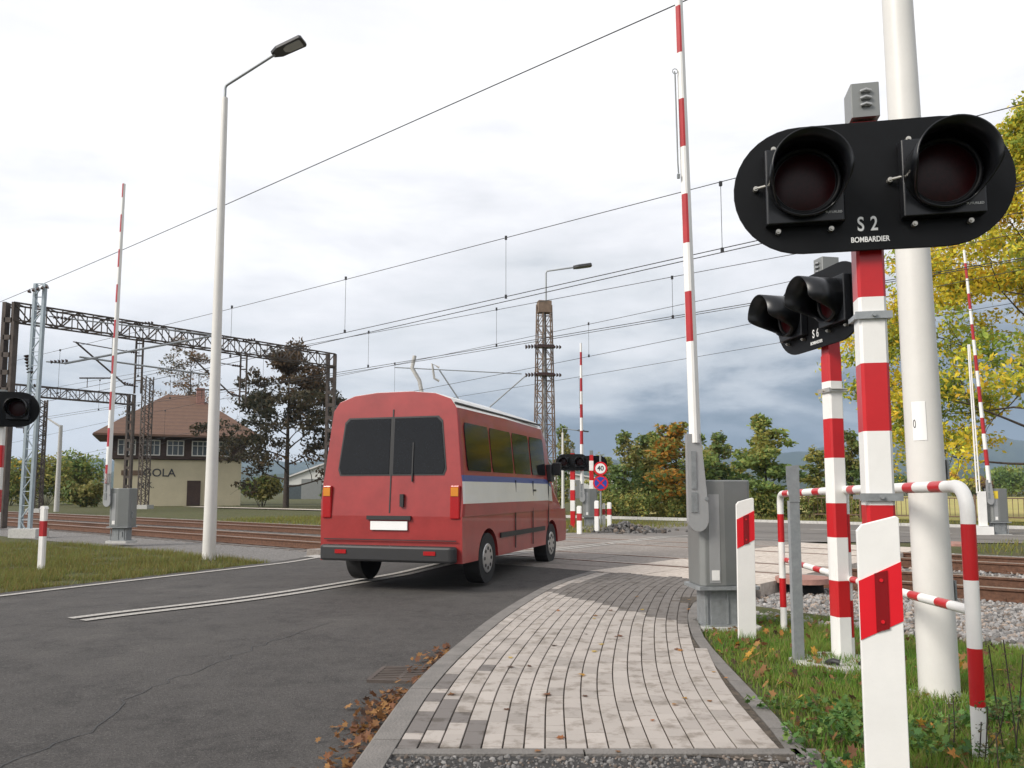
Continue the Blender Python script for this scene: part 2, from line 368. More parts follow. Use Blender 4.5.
# rails
def rail_track(na, nb, name):
    t = thing(name, None, None); tag(t, kind='structure')
    for n in (na, nb):
        prof = [(-.07,-.172),(.07,-.172),(.07,-.158),(.012,-.135),(.012,-.045),(.036,-.036),(.036,-.006),(.03,0),(-.03,0),(-.036,-.006),(-.036,-.036),(-.012,-.045),(-.012,-.135),(-.07,-.158)]
        vs = []; ss = list(LS(-70, 160, 40))
        for s in ss:
            for a, z in prof: vs.append(sn(s, n+a, z-.004))
        k = len(prof); fs = []; mi = []
        for i in range(len(ss)-1):
            for j in range(k): fs.append((i*k+j, i*k+(j+1)%k, (i+1)*k+(j+1)%k, (i+1)*k+j)); mi.append(1 if j in (6,7,8) else 0)
        MB().add(vs, fs, mi).build('rail', ['rust', 'railtop'], t)
    mb = MB(); R = Matrix.Rotation(TANG, 3, 'Z')
    for s in AR(-24, 4.2, .6): mb.box(sn(s, (na+nb)/2, -.225), (.24, 2.5, .09), 0, R)
    for s in AR(-24, 4.2, .6):
        for n in (na, nb):
            mb.box(sn(s, n, -.172), (.13, .3, .02), 1, R)
            for d in (-.11, .11): mb.tube(sn(s, n+d, -.165), sn(s, n+d, -.125), .018, seg=6, mi=1)
    for s in AR(14.6, 110, .6): mb.box(sn(s, (na+nb)/2, -.225), (.24, 2.5, .09), 0, R)
    o = mb.build('sleepers', ['sleeper', 'rust'], t)
rail_track(NR[0], NR[1], 'railway_track'); rail_track(NR[2], NR[3], 'railway_track')
# markings
def stripe(mb, P, w, zf, lift=.005):
    A, B = off(P, w/2), off(P, -w/2); vs = []
    for a, b in zip(A, B): vs += [(a.x, a.y, zf(a.x, a.y)+lift), (b.x, b.y, zf(b.x, b.y)+lift)]
    mb.add(vs, [(2*i, 2*i+1, 2*i+3, 2*i+2) for i in range(len(P)-1)])
def zt(x, y): return max(zr(x, y)+.002, -.012) if 10.2 < to_sn(x, y)[1] < 19.05 else zr(x, y)+.004
mb = MB(); c1 = resample(cl, .3)
c2 = [p for p in c1 if p.y > 7.8 and to_sn(p.x,p.y)[1] < 23]
stripe(mb, off(c2, .12), .12, zt, .006); stripe(mb, off([p for p in c2 if p.y > 7.75], -.12), .12, zt, .006)
for d0 in (1.6, 5.0):
    pass
c3 = [p for p in c1 if 5.6 < p.y < 7.25]; stripe(mb, off(c3, .0), .13, zt, .006)
le = resample(ledge, .3); stripe(mb, [p for p in le if p.y > 3 and to_sn(p.x,p.y)[1] < 10], .12, zt, .006)
stripe(mb, [sn(10.9-0*k, 9.35) for k in (0,)]+[sn(s, 9.35) for s in LS(11.0, 12.9, 5)], .3, zt, .006)
for s in AR(-44, 9, 2.6): stripe(mb, [sn(s, FR0+2.5), sn(s+1.6, FR0+2.5)], .22, lambda x, y: -.06)
for s in AR(-60, 9, 6): stripe(mb, [sn(s, FR1-.6), sn(s+5.99, FR1-.6)], .14, lambda x, y: -.06)
stripe(mb, [sn(s, 20.4) for s in LS(6.9, 10.2, 5)], .28, zt, .008)
tag(mb.build('road_markings', 'line'), kind='structure')
# kerb stones along the paving
mb = MB(); K = resample(Lp, .05); i = 0
K = [p for p in K if to_sn(p.x, p.y)[1] < 10.25]
while i < len(K)-2:
    j = min(i+20, len(K)-1); seg = K[i:j+1]; A, B = seg, off(seg, .145)
    sh = .995; vs = []
    for q, (a, b) in enumerate(zip(A, B)):
        e = .004 if q == 0 else 0
        zz = zr(a.x, a.y)
        vs += [(a.x,a.y,-.15),(a.x,a.y,.002),(b.x+(a.x-b.x)*.12,b.y+(a.y-b.y)*.12,.002),(b.x,b.y,-.012),(b.x,b.y,-.15)]
    n = len(A); fs = [(q*5+k, q*5+k+1, (q+1)*5+k+1, (q+1)*5+k) for q in range(n-1) for k in range(4)]
    fs += [(0,1,2,3,4), tuple((n-1)*5+k for k in range(5))]
    mb.add(vs, fs); i = j
    # joint gap
    if i < len(K)-2: K[i] = K[i]+(K[i+1]-K[i])*.18
tag(mb.build('kerb', 'kerb'), kind='structure')
# edging of the paving: front and right
mb = MB()
for x0 in (-.66, .34, 1.30):
    x1 = min(x0+.99, 1.42) if x0 < 1.3 else 1.42
    mb.box(((x0+x1)/2, YF-.0415, -.06), (x1-x0, .075, .118))
E = resample([p for p in Rp if to_sn(p.x,p.y)[1] < 9.6], .5)
E = [Vector((1.27,YF-.08,0))]+E[1:]
for a, b in zip(E, E[1:]):
    d = (b-a); c = (a+b)/2+Vector((d.y, -d.x, 0)).normalized()*.05; mb.box((c.x, c.y, -.065), (.09, d.length-.008, .12), 0, Matrix.Rotation(math.atan2(-d.x, d.y), 3, 'Z'))
tag(mb.build('edging_stones', 'kerb'), kind='structure')
# paving bricks
def inside_right(p):
    # true when p lies left of the right edge
    best = min(range(len(Rp)), key=lambda i: (Rp[i]-p).length_squared)
    i = min(best, len(Rp)-2); t = Rp[i+1]-Rp[i]; d = p-Rp[i]
    return t.x*d.y-t.y*d.x
def paving():
    vs, fs, cols = [], [], []
    base = resample(Lp, .05)
    base = [p for p in base if p.y > 3.2]
    for k in range(32):
        line = off(base, -(.0535+k*.1)); L = [0]
        for a, b in zip(line, line[1:]): L.append(L[-1]+(b-a).length)
        l = -random.uniform(0, .2)
        while l < L[-1]-.02:
            ln = .2 if random.random() < .75 else .1
            l0, l1 = max(0, l)+.0013, l+ln-.0013
            l += ln
            if l1 > L[-1] or l1-l0 < .03: continue
            a, b = resample_at(line, L, l0), resample_at(line, L, l1)
            if a.y < YF and b.y < YF+.015: continue
            if a.y < YF: a = a.lerp(b, (YF-a.y)/(b.y-a.y))
            c = (a+b)/2; n = to_sn(c.x, c.y)[1]
            if n > 10.2: continue
            g = inside_right(c)
            if g < -0.0: continue
            s = to_sn(c.x, c.y)[0]
            if s < 4.4 and n > 8: continue
            # colours
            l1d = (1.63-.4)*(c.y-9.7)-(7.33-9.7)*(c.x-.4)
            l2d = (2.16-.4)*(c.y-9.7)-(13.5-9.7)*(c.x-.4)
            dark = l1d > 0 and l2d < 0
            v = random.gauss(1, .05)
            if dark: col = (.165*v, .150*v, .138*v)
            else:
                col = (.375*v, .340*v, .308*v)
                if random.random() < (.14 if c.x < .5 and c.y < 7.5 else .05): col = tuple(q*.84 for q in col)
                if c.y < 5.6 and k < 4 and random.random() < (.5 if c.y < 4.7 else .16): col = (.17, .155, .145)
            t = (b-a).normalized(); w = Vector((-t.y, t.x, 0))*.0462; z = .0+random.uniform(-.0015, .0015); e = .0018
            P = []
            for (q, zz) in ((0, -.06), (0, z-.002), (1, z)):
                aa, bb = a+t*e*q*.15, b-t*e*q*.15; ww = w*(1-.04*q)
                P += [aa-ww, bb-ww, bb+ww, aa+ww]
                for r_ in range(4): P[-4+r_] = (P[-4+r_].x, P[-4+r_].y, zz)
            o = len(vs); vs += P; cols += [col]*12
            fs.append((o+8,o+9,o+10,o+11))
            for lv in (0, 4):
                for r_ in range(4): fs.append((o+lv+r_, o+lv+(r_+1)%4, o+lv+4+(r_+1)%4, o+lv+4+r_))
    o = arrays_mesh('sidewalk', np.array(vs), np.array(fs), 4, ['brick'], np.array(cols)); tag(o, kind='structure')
paving()
A = [p for p in resample(Lp, .25) if p.y > YF-.03 and to_sn(p.x,p.y)[1] < 10.2]
def right_of(p, i, n):
    R = [q for q in Rp if to_sn(q.x, q.y)[1] < 10.2]; return resn(R, n)[i]
ruled('sidewalk_bedding', A, [right_of(p, i, len(A)) for i, p in enumerate(A)], lambda x, y: -.008, 'dirt', 3)
ruled('gravel_strip', [Vector((-.62, 2.2, 0)), Vector((-.62, YF-.083, 0))], [Vector((1.5, 2.2, 0)), Vector((1.38, YF-.083, 0))], lambda x, y: -.012, 'grit', 4)
# right verge raised to the edging
def vz(x, y): return -.03-.05*sm(1.6, 4, x)*0-.055*sm(6.0, 7.6, to_sn(x, y)[1])
Rv = [Vector((1.34,2.0,0)), Vector((1.34,3.0,0)), Vector((1.37,3.7,0))]+off(resample([p for p in Rp if to_sn(p.x,p.y)[1] < 8.3], .3), -.09)
ruled('grass_verge', resn(Rv, 40), resn([Vector((6,1.8,0)), sn(-2, 7.9), sn(1.5, 8.2), sn(4.0, 8.8)], 40), vz, 'grass', 16)
mb = MB()
for pts in ([(-2.4,3.4),(-2.25,4.4),(-2.35,5.2),(-2.1,6.6),(-1.75,8.0)], [(-5.0,8.6),(-4.2,9.2),(-3.8,10.2),(-3.0,10.9)]):
    P = [p+Vector((random.gauss(0,.018), random.gauss(0,.018), 0)) for p in resample([Vector((x, y, 0)) for x, y in pts], .09)]; stripe(mb, P, .007, lambda x, y: zr(x, y), .0045)
tag(mb.build('tar_cracks', 'tar'), kind='structure')
# stop line grate
g = at(398, 676, -.07); t = thing('storm_drain_grate', 'rusty iron storm drain grate in the asphalt beside the kerb, half buried in leaves', 'drain grate', (g.x+.04, g.y, -.066), math.radians(-6))
mb = MB(); mb.box((0,-.2,.006), (.4,.03,.02)); mb.box((0,.2,.006), (.4,.03,.02)); mb.box((-.19,0,.006), (.03,.37,.02)); mb.box((.19,0,.006), (.03,.37,.02)); mb.build('frame', 'oldsteel', t)
mb = MB()
for k in range(7): mb.box((0, -.155+k*.052, .006), (.35, .022, .018))
mb.box((0,0,.0045),(.025,.36,.016)); mb.build('bars', 'oldsteel', t)
mb = MB().box((0,0,-.001), (.36,.38,.002)); mb.build('pit', 'black', t)
# ------------------------------------------------------------------ scatter helpers
def blades(name, n, posfn, hfn, colfn, wf=.006, label=None, cat=None):
    V = np.zeros((n, 3, 3)); C = np.zeros((n, 3, 3)); k = 0; tries = 0
    while k < n and tries < n*6:
        tries += 1; p = posfn()
        if p is None: continue
        a = random.uniform(0, 2*PI); h = hfn(p); w = wf*random.uniform(.6, 1.4); l = h*random.uniform(.1, .8); b = random.uniform(0, 2*PI)
        dx, dy = math.cos(a)*w, math.sin(a)*w
        V[k] = [(p[0]-dx, p[1]-dy, p[2]-.01), (p[0]+dx, p[1]+dy, p[2]-.01), (p[0]+l*math.cos(b), p[1]+l*math.sin(b), p[2]+h)]
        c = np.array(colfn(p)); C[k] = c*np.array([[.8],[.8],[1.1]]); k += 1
    V = V[:k].reshape(-1, 3); o = arrays_mesh(name, V, np.arange(k*3).reshape(-1, 3), 3, ['leafattr'], C[:k].reshape(-1, 3))
    tag(o, label, cat, kind='stuff'); return o
def noise2(x, y): return math.sin(x*2.1+1.3*math.sin(y*1.7))*math.sin(y*2.6+1.1*math.sin(x*1.3)) 
def gcol(p):
    r = random.random(); q = noise2(p[0]*2, p[1]*2)
    if r < .16: return (.30, .25, .10)
    if q > .25: return (.11+.04*random.random(), .22+.07*random.random(), .035)
    return (.16+.07*random.random(), .25+.08*random.random(), .05)
EDGE = resn(Rv, 60)
def vpos():
    y = 2.6+6.2*random.random()**1.3; x = random.uniform(1.3, 6)
    e = min(EDGE, key=lambda q: abs(q.y-y)); 
    if x < e.x+.03: return None
    s, n = to_sn(x, y)
    if n > 7.9+.35*noise2(x, y) or x > y*.72+.1: return None
    if x-e.x < .35 and random.random() < .55-(x-e.x): return None
    if noise2(x*3, y*3) < -.55 and random.random() < .6: return None
    return (x, y, vz(x, y))
blades('grass', 60000, vpos, lambda p: random.uniform(.015, .075)*(1+.5*max(0, noise2(p[0]*2, p[1]*3))), gcol, .0042)
def bigcol(p): 
    return (.20+.1*random.random(), .21+.07*random.random(), .06)
def ipos():   # verge with bollards beyond the tracks, and strip along far side
    u = random.random()
    if u < .42: s, n = random.uniform(13.6, 33), random.uniform(17.9, 28)
    elif u < .62: s, n = random.uniform(-40, 3.6), random.uniform(19.3, 23.8)
    elif u < .85: s, n = random.uniform(-60, 30), random.uniform(33.2, 37)
    else: s, n = random.uniform(-60, 30), random.uniform(33.2, 37)
    p = sn(s, n); return (p.x, p.y, gz(p.x, p.y))
blades('wild_grass', 42000, ipos, lambda p: random.uniform(.06, .22), bigcol, .012)
def lvpos():
    y = random.uniform(9.5, 20)**1.0; x = random.uniform(-.72*y, -4.6); s, n = to_sn(x, y)
    e = min(ledge, key=lambda q: abs(q.y-y))
    if x > e.x-.35 or n > 8.9 or noise2(x*1.4, y*1.4) < -.45: return None
    return (x, y, gz(x, y))
blades('roadside_grass', 30000, lvpos, lambda p: random.uniform(.03, .12)*(1+.6*max(0, noise2(p[0], p[1]))), lambda p: (.16+.1*random.random(), .17+.07*random.random(), .06), .006)
# fallen leaves: five-pointed maple like blades
def leafscatter(name, n, posfn, size, cols, curl=.25, label=None, cat=None):
    prof = [(0,-1),(.35,-.55),(.95,-.5),(.62,0),(.9,.5),(.35,.45),(0,1.05),(-.35,.45),(-.9,.5),(-.62,0),(-.95,-.5),(-.35,-.55)]
    V, Fa, C = [], [], []
    k = 0; tries = 0
    while k < n and tries < n*8:
        tries += 1; p = posfn()
        if p is None: continue
        a = random.uniform(0, 2*PI); s = size*random.uniform(.5, 1.15); tx, ty = random.gauss(0, curl), random.gauss(0, curl)
        c = random.choice(cols); v = random.uniform(.7, 1.25); c = [q*v for q in c]; o = len(V)
        lift = s*(abs(tx)+abs(ty))*.9
        V.append((p[0], p[1], p[2]+lift)); C.append(c)
        for (x, y) in prof:
            X, Y = x*s, y*s; z = X*tx+Y*ty+random.uniform(0, .25)*s*abs(x)
            V.append((p[0]+X*math.cos(a)-Y*math.sin(a), p[1]+X*math.sin(a)+Y*math.cos(a), p[2]+lift+z)); C.append(c)
        m = len(prof)
        for i in range(m): Fa.append((o, o+1+i, o+1+(i+1)%m))
        k += 1
    ob = arrays_mesh(name, np.array(V), np.array(Fa), 3, ['leafattr'], np.array(C)); tag(ob, label, cat, kind='stuff'); return ob
LC = [(.22,.10,.05),(.17,.08,.045),(.28,.14,.06),(.11,.065,.045),(.36,.19,.07)]
LY = [(.62,.33,.06),(.55,.24,.06),(.45,.17,.06),(.60,.42,.10)]
KR = off(resample(Lp, .1), .15); KR = [p for p in KR if 2.3 < p.y < 6.6]
def kpos():
    p = random.choice(KR); d = abs(random.gauss(0, .10)); 
    if p.y > 5.2 and random.random() < .6: return None
    w = .5+.5*math.sin(p.y*4.3)
    if random.random() > .25+w: return None
    return (p.x-d-.02, p.y+random.uniform(-.05,.05), zr(p.x, p.y)+.004+random.uniform(0,.02))
leafscatter('leaf_litter', 650, kpos, .024, LC, .45)
def ppos():
    x, y = random.uniform(-.5, 2.0), 3.8+6*random.random()
    p = Vector((x, y, 0)); e = min(Lp, key=lambda q: abs(q.y-y))
    if x < e.x+.1 or inside_right(p) < 0: return None
    return (x, y, .003)
leafscatter('scattered_leaves', 34, ppos, .028, LY+LC, .06)
def lpos():
    p = vpos()
    if p is None: return None
    e = min(EDGE, key=lambda q: abs(q.y-p[1])); d = p[0]-e.x
    if random.random() > math.exp(-d*2.2)+.12: return None
    return (p[0], p[1], p[2]+random.uniform(.0, .03))
leafscatter('verge_leaves', 900, lpos, .027, LC+LC+LY[:2], .5)
def wpos():
    x, y = random.uniform(1.3, 2.9), random.uniform(2.7, 4.6)
    if noise2(x*2.2+1, y*2.2) < -.1: return None
    return (x, y, vz(x, y)+random.uniform(.02, .09))
leafscatter('ground_ivy', 2400, wpos, .019, [(.09,.19,.045),(.13,.24,.06),(.07,.15,.045),(.17,.26,.06)], .5)
def bpos():
    x, y = random.uniform(1.45, 2.6), random.uniform(2.7, 3.9)
    return (x, y, vz(x, y)+random.uniform(.03, .08))
leafscatter('bright_leaves', 22, bpos, .038, LY, .3)
# stones
def stones(name, n, posfn, sizefn, colfn):
    bmn = bmesh.new(); bmesh.ops.create_icosphere(bmn, subdivisions=1, radius=1)
    bv = np.array([v.co[:] for v in bmn.verts]); bf = np.array([[v.index for v in f.verts] for f in bmn.faces]); bmn.free()
    V, Fa, C = [], [], []; k = 0; tr = 0
    while k < n and tr < n*6:
        tr += 1; p = posfn()
        if p is None: continue
        s = sizefn(p); r = RNG.normal(size=(3, 3)); q, _ = np.linalg.qr(r)
        v = bv*(1+RNG.uniform(-.28, .22, size=(len(bv), 1)))*np.array([1, RNG.uniform(.6, 1), RNG.uniform(.45, .8)])*s
        V.append(v@q+np.array(p)); Fa.append(bf+k*len(bv)); c = colfn(p); C.append(np.tile(c, (len(bv), 1))); k += 1
    o = arrays_mesh(name, np.vstack(V), np.vstack(Fa), 3, ['stone'], np.vstack(C)); tag(o, kind='stuff'); return o
def scol(p):
    v = random.uniform(.14, .42); t = random.random()
    return np.array((v*1.04, v, v*.96)) if t < .75 else np.array((v*1.1, v*.9, v*.75))
def stpos():
    if random.random() < .72: s, n = random.uniform(-7.5, 4.3), 7.7+3.9*random.random()
    else: s, n = random.uniform(-12, 4.3), random.uniform(11.8, 19)
    if n < 8.05+.3*noise2(s, n) and random.random() < .7: return None
    p = sn(s, n)
    if not (-.2 < p.x/p.y < .72): return None
    return (p.x, p.y, gz(p.x, p.y)+random.uniform(.005, .035))
stones('ballast_stones', 9500, stpos, lambda p: random.uniform(.022, .045), scol)
def grpos():
    x, y = random.uniform(-.6, 1.5), random.uniform(3.1, YF-.09); return (x, y, -.012)
stones('loose_gravel', 2600, grpos, lambda p: random.choice((.006, .008, .010, .016)), lambda p: scol(p)*.62)
def pilepos():
    c = at(625, 531, -.05); a = random.uniform(0, 2*PI); r = abs(random.gauss(0, 1)); return (c.x+.9*r*math.cos(a), c.y+.7*r*math.sin(a), -.05+max(0, .28-.2*r)*random.random())
stones('rubble_heap', 420, pilepos, lambda p: random.uniform(.05, .11), lambda p: scol(p)*.5)
# ------------------------------------------------------------------ level crossing light signals
def stadium(w, h, n=16):
    r = h/2; c = w/2-r
    return [(c+r*math.cos(a), r*math.sin(a)) for a in LS(-PI/2, PI/2, n)]+[(-c+r*math.cos(a), r*math.sin(a)) for a in LS(PI/2, 3*PI/2, n)]
def bandpost(mb, size, bev, zs, mis, z0):
    z = z0
    for z1, mi in zip(zs, mis):
        mb.box((0, 0, (z+z1)/2), (size, size, z1-z), mi, bev=bev); z = z1
def signal(label, code, loc, yaw, bz, bands, top, hood_len=.20, post=.115, brand=True, post_off=0.0, dark=0):
    t = thing('crossing_signal', label, 'crossing signal', loc, yaw, 'double red light signals at the level crossing')
    mb = MB(); bandpost(mb, post, .012, [b[0] for b in bands], [b[1] for b in bands], -.1)
    mb.build('post', ['white', 'red'], t)
    mb = MB(); mb.box((0, 0, (bands[-1][0]+top-.17)/2), (post*.85, post*.85, max(.02, top-.17-bands[-1][0]))); mb.build('post_top', 'red', t)
    c = MB().box((0, -.01, top-.085), (.118, .14, .155), bev=.004).build('junction_box', 'greycab', t)
    mb = MB()
    for k in range(3): mb.path([(-.022, -.088, top-.05-k*.032), (0, -.094, top-.045-k*.032), (.022, -.088, top-.05-k*.032)], .0075, 8)
    mb.build('vent', 'greylight', c)
    yb = -post/2-.035
    bd = MB().prism(stadium(1.15, .575, 20), yb-.014, yb+.0, 'y').build('backboard', 'black', t, .002); bd.location = (0, 0, bz)
    for sx in (-1, 1): MB().box((0, yb+.022, bz+sx*.16), (.10, .042, .04)).build('bracket', 'galv', t)
    for sx in (-1, 1):
        lx = sx*.278-.004
        h = MB().box((lx, yb-.045, bz-.0), (.325, .06, .335), bev=.006).build('lamp_housing', 'blacksatin', t, .004)
        mb = MB(); seg = 48; R = .158; L0 = hood_len; y0 = yb-.075
        vs = []
        for i in range(seg+1):
            a = PI/2+2*PI*i/seg-PI   # start at bottom
            d = abs(((a-PI/2+PI) % (2*PI))-PI)   # angle away from the top
            ln = L0*(1-.80*sm(math.radians(92), math.radians(138), d)); 
            for rr, yy in ((R, y0), (R*1.02, y0-ln), (R*.975, y0-ln), (R*.955, y0)):
                vs.append((lx+rr*math.cos(a), yy, bz+.01+rr*math.sin(a)))
        fs = [(i*4+k, i*4+(k+1)%4, (i+1)*4+(k+1)%4, (i+1)*4+k) for i in range(seg) for k in range(4)]
        mb.add(vs, fs, 0, True); hd = mb.build('hood', 'blacksatin', h)
        mb = MB(); vs = [(lx, y0-.012, bz+.01)]
        for ring, (rr, yy) in enumerate(((.08, -.014), (.133, .002))):
            vs += [(lx+rr*math.cos(a), y0+yy, bz+.01+rr*math.sin(a)) for a in LS(0, 2*PI, 32, endpoint=False)]
        fs = [(0, 1+i, 1+(i+1) % 32) for i in range(32)]+[(1+i, 33+i, 33+(i+1) % 32, 1+(i+1) % 32) for i in range(32)]
        mb.add(vs, fs, 0, True); mb.build('red_lens', 'lens', h)
        mb = MB(); mb.path([(lx+.142*math.cos(a), y0-.006, bz+.01+.142*math.sin(a)) for a in LS(0, 2*PI, 33)], .013, 6, cap=False); mb.build('lens_ring', 'black', h)
        for bx, by in ((-.12, .185), (-.20, .01), (-.11, -.19), (.11, -.19)) if code else ():
            mb = MB(); mb.tube((lx+bx, yb-.015, bz+by), (lx+bx, yb-.04, bz+by), .011, seg=10); mb.tube((lx+bx, yb-.04, bz+by), (lx+bx, yb-.048, bz+by), .006, seg=6)
            if bx == -.20: mb.tube((lx-.20, yb-.035, bz+.01), (lx-.13, yb-.05, bz+.02), .007, seg=6)
            mb.build('bolt', 'bolt', h)
        if brand: text('FUTURLED', .014, 'text', h, (lx+.115, yb-.0765, bz-.13), extr=.0006)
    if not code: return t
    text(code, .088, 'text', t, (-.02, yb-.0165, bz-.175), extr=.001, bold=.0013, sx=.72, spacing=1.1)
    text('BOMBARDIER', .033, 'text', t, (-.012, yb-.0165, bz-.242), extr=.001, bold=.0006, sx=.78)
    return t
def bands_from(Y, ys):
    """ys = list of (pixel y of the band top, index) from bottom upwards"""
    return [(zat(y, Y), m) for y, m in ys]
YS = 3.47; XS = 1.578
b2 = bands_from(YS, [(700,0),(632,1),(573,0),(498,1),(425,0),(358,1),(293,0),(215,1)])
SIG2 = signal('large near signal marked S 2 with two hooded red lamps, nearest the camera', 'S 2', (XS, YS, -.03), math.radians(-11), zat(185, YS-.08)+.02, b2, zat(90, YS)+.03)
def clamp(parent, z, m='galv', w=.15):
    mb = MB(); mb.box((0, -.066, z), (w, .012, .032)); mb.box((0, .066, z), (w, .012, .02)); mb.box((-.068,0,z),(.01,.13,.02)); mb.box((.068,0,z),(.01,.13,.02))
    mb.tube((0,-.07,z),(0,-.085,z),.009,seg=8); mb.tube((w/2,-.05,z+.006),(w/2+.02,.06,z+.006),.005,seg=6)
    return mb.build('clamp', m, parent)
clamp(SIG2, zat(318, YS)+.03); clamp(SIG2, zat(497, YS)+.03, 'castiron', .17)
Y6 = 5.95; p6 = W(840, 600, Y6)
b6 = bands_from(Y6, [(612,0),(576,1),(533,0),(499,1),(454,0),(415,1),(378,0),(352,1)])
SIG6 = signal('smaller signal marked S 6, turned left, on a striped post behind the near signal', 'S 6', (p6.x, Y6, -.03), math.radians(-79), zat(311, Y6)+.03, b6, zat(262, Y6)+.06, brand=False, post=.112, hood_len=.27)
clamp(SIG6, zat(391, Y6)+.03, 'bolt')
mb = MB()
base = [(p6.x+.32*math.cos(a)*(1+.18*math.sin(3*a)), Y6-.12+.28*math.sin(a)*(1+.15*math.cos(4*a))) for a in LS(0, 2*PI, 18, endpoint=False)]
mb.prism(base, -.12, .0, 'z'); o = mb.build('concrete_footing', 'concrete'); o.location.x = -.05
tag(o, 'rough white concrete footing in the grass at the foot of the S 6 signal', 'concrete footing')
for i, (lx, ly, lab) in enumerate(((-.2, -.27, 'dark cable stub lying left on the white concrete footing'), (.02, -.3, 'dark cable stub lying right on the white concrete footing'))):
    mb = MB(); q = Vector((p6.x+lx, Y6+ly, .02)); mb.path([q+Vector((0,.04,-.02)), q, q+Vector((.02,-.03,.012)), q+Vector((.05,-.05,.005))], .02, 8)
    tag(mb.build('cable_stub', 'carblack'), lab, 'cable stub')
# ------------------------------------------------------------------ marker planks
def plank(label, loc, rz, w, h, band, tilt, flip=1):
    t = thing('marker_post', label, 'marker post', loc, rz, 'white plank marker posts with red bands')
    s = w*.13*flip
    out = [(-w/2, -.2), (w/2, -.2), (w/2, h+s), (w/2-.012, h+s+.008), (-w/2+.02, h-s*.4+.002), (-w/2, h-s-.01)]
    mb = MB(); K = 6
    mb.prism(out, -.012, .012, 'y'); b = mb.build('plank', 'white', t, .003)
    b0, b1 = band; sl = w*.5*flip
    mb = MB().prism([(-w/2, b0-sl/2), (w/2, b0+sl/2), (w/2, b1+sl/2), (-w/2, b1-sl/2)], -.0155, -.0125, 'y'); rb = mb.build('red_band', 'redglow', t)
    mb = MB().prism([(-w*.13, b0-sl*.08), (w*.17, b0+sl*.1), (w*.17, b1+sl*.06), (-w*.13, b1-sl*.1)], -.0195, -.0158, 'y'); rf = mb.build('reflector', 'darkred', rb)
    mb = MB()
    for q in (.15, .85): MB().tube((w*.02, -.0196, b0+(b1-b0)*q), (w*.02, -.0235, b0+(b1-b0)*q), .007, seg=10).build('rivet', 'redglow', rf)
    t.rotation_euler = (0, tilt, rz); return t
Yp = 3.22; a = W(885, 700, Yp)
pk = plank('large white plank marker with red slanted band, in front of the S 2 post', (W(887,760,Yp).x, Yp, -.05), math.radians(-14), .158, zat(523, Yp)+.05, (zat(630, Yp)+.05, zat(571, Yp)+.05), 0)
q = at(746, 641, -.04)
plank('slim white plank marker with red slanted band, beside the grey barrier cabinet', (q.x+.01, q.y, -.04), math.radians(2), .15, zat(501, q.y)+.04, (zat(544, q.y)+.04, zat(515, q.y)+.04), math.radians(.5))
# ------------------------------------------------------------------ near striped railing
def bend(p0, corner, p1, r, n=7):
    p0, c, p1 = Vector(p0), Vector(corner), Vector(p1); a = c+(p0-c).normalized()*r; b = c+(p1-c).normalized()*r
    arc = [((1-t)**2)*a+2*t*(1-t)*c+t*t*b for t in LS(0, 1, n)]
    return arc
def striped(pts, brk):
    """insert ring points at breaks (arclens)"""
    P = [Vector(p) for p in pts]; L = [0]
    for a, b in zip(P, P[1:]): L.append(L[-1]+(b-a).length)
    ls = sorted(set([round(l, 4) for l in L]+[round(b, 4) for b in brk if 0 < b < L[-1]]))
    return [resample_at(P, L, l) for l in ls]
def bandfn(brk, first=0): return lambda l: (sum(1 for b in brk if l > b)+first) % 2
ZL = 1.185
fl = at(784, 627, -.05); fm = at(851, 664, -.05); fr = at(981, 768, -.06)
RL = thing('striped_railing', 'red and white striped tubular railing beside the near signals, in the grass', 'railing', (0,0,0))
zt_l, zt_m, zt_r = zat(494, fl.y), zat(490, fm.y), zat(486, fr.y)
r_ = .024*1.25
pts = [Vector((fr.x, fr.y, -.2))]+bend((fr.x, fr.y, -.2), (fr.x, fr.y, zt_r), (fm.x, fm.y, zt_m), .14)
pr = pts; hs = [zat(y, fr.y)+.2 for y in (706, 648, 580, 524)]
pp = striped(pr, hs); MB().path(pp, r_*1.08, 14, bandfn(hs)).build('post', ['white', 'red'], RL)
pl_ = [Vector((fl.x, fl.y, -.2))]+bend((fl.x, fl.y, -.2), (fl.x, fl.y, zt_l), (fm.x, fm.y, zt_m), .09)
hs = [zat(y, fl.y)+.2 for y in (607, 578, 542, 514)]; MB().path(striped(pl_, hs), r_, 14, bandfn(hs)).build('post', ['white', 'red'], RL)
pm = [Vector((fm.x, fm.y, -.2)), Vector((fm.x, fm.y, zt_m-.02))]
hs = [zat(y, fm.y)+.2 for y in (637, 600, 552, 514)]; MB().path(striped(pm, hs), r_*1.05, 14, bandfn(hs)).build('post', ['white', 'red'], RL)
def lerpx(px):  # along line from right end to left end
    return px
top = [pr[-1], Vector((fm.x, fm.y, zt_m)), pl_[-1]]; L = (top[1]-top[0]).length+(top[2]-top[1]).length
brk = []; l = .12
while l < L: brk += [l, l+.16]; l += .40
MB().path(striped(top, brk), r_, 14, bandfn(brk)).build('top_rail', ['white', 'red'], RL)
mid = [W(970, 611, fr.y-.0), W(850, 579, fm.y), W(786, 560, fl.y)]
mid[0].x = fr.x; L = (mid[1]-mid[0]).length+(mid[2]-mid[1]).length
brk = []; l = .26
while l < L: brk += [l, l+.17]; l += .42
MB().path(striped(mid, brk), r_*.82, 14, bandfn(brk)).build('middle_rail', ['white', 'red'], RL)
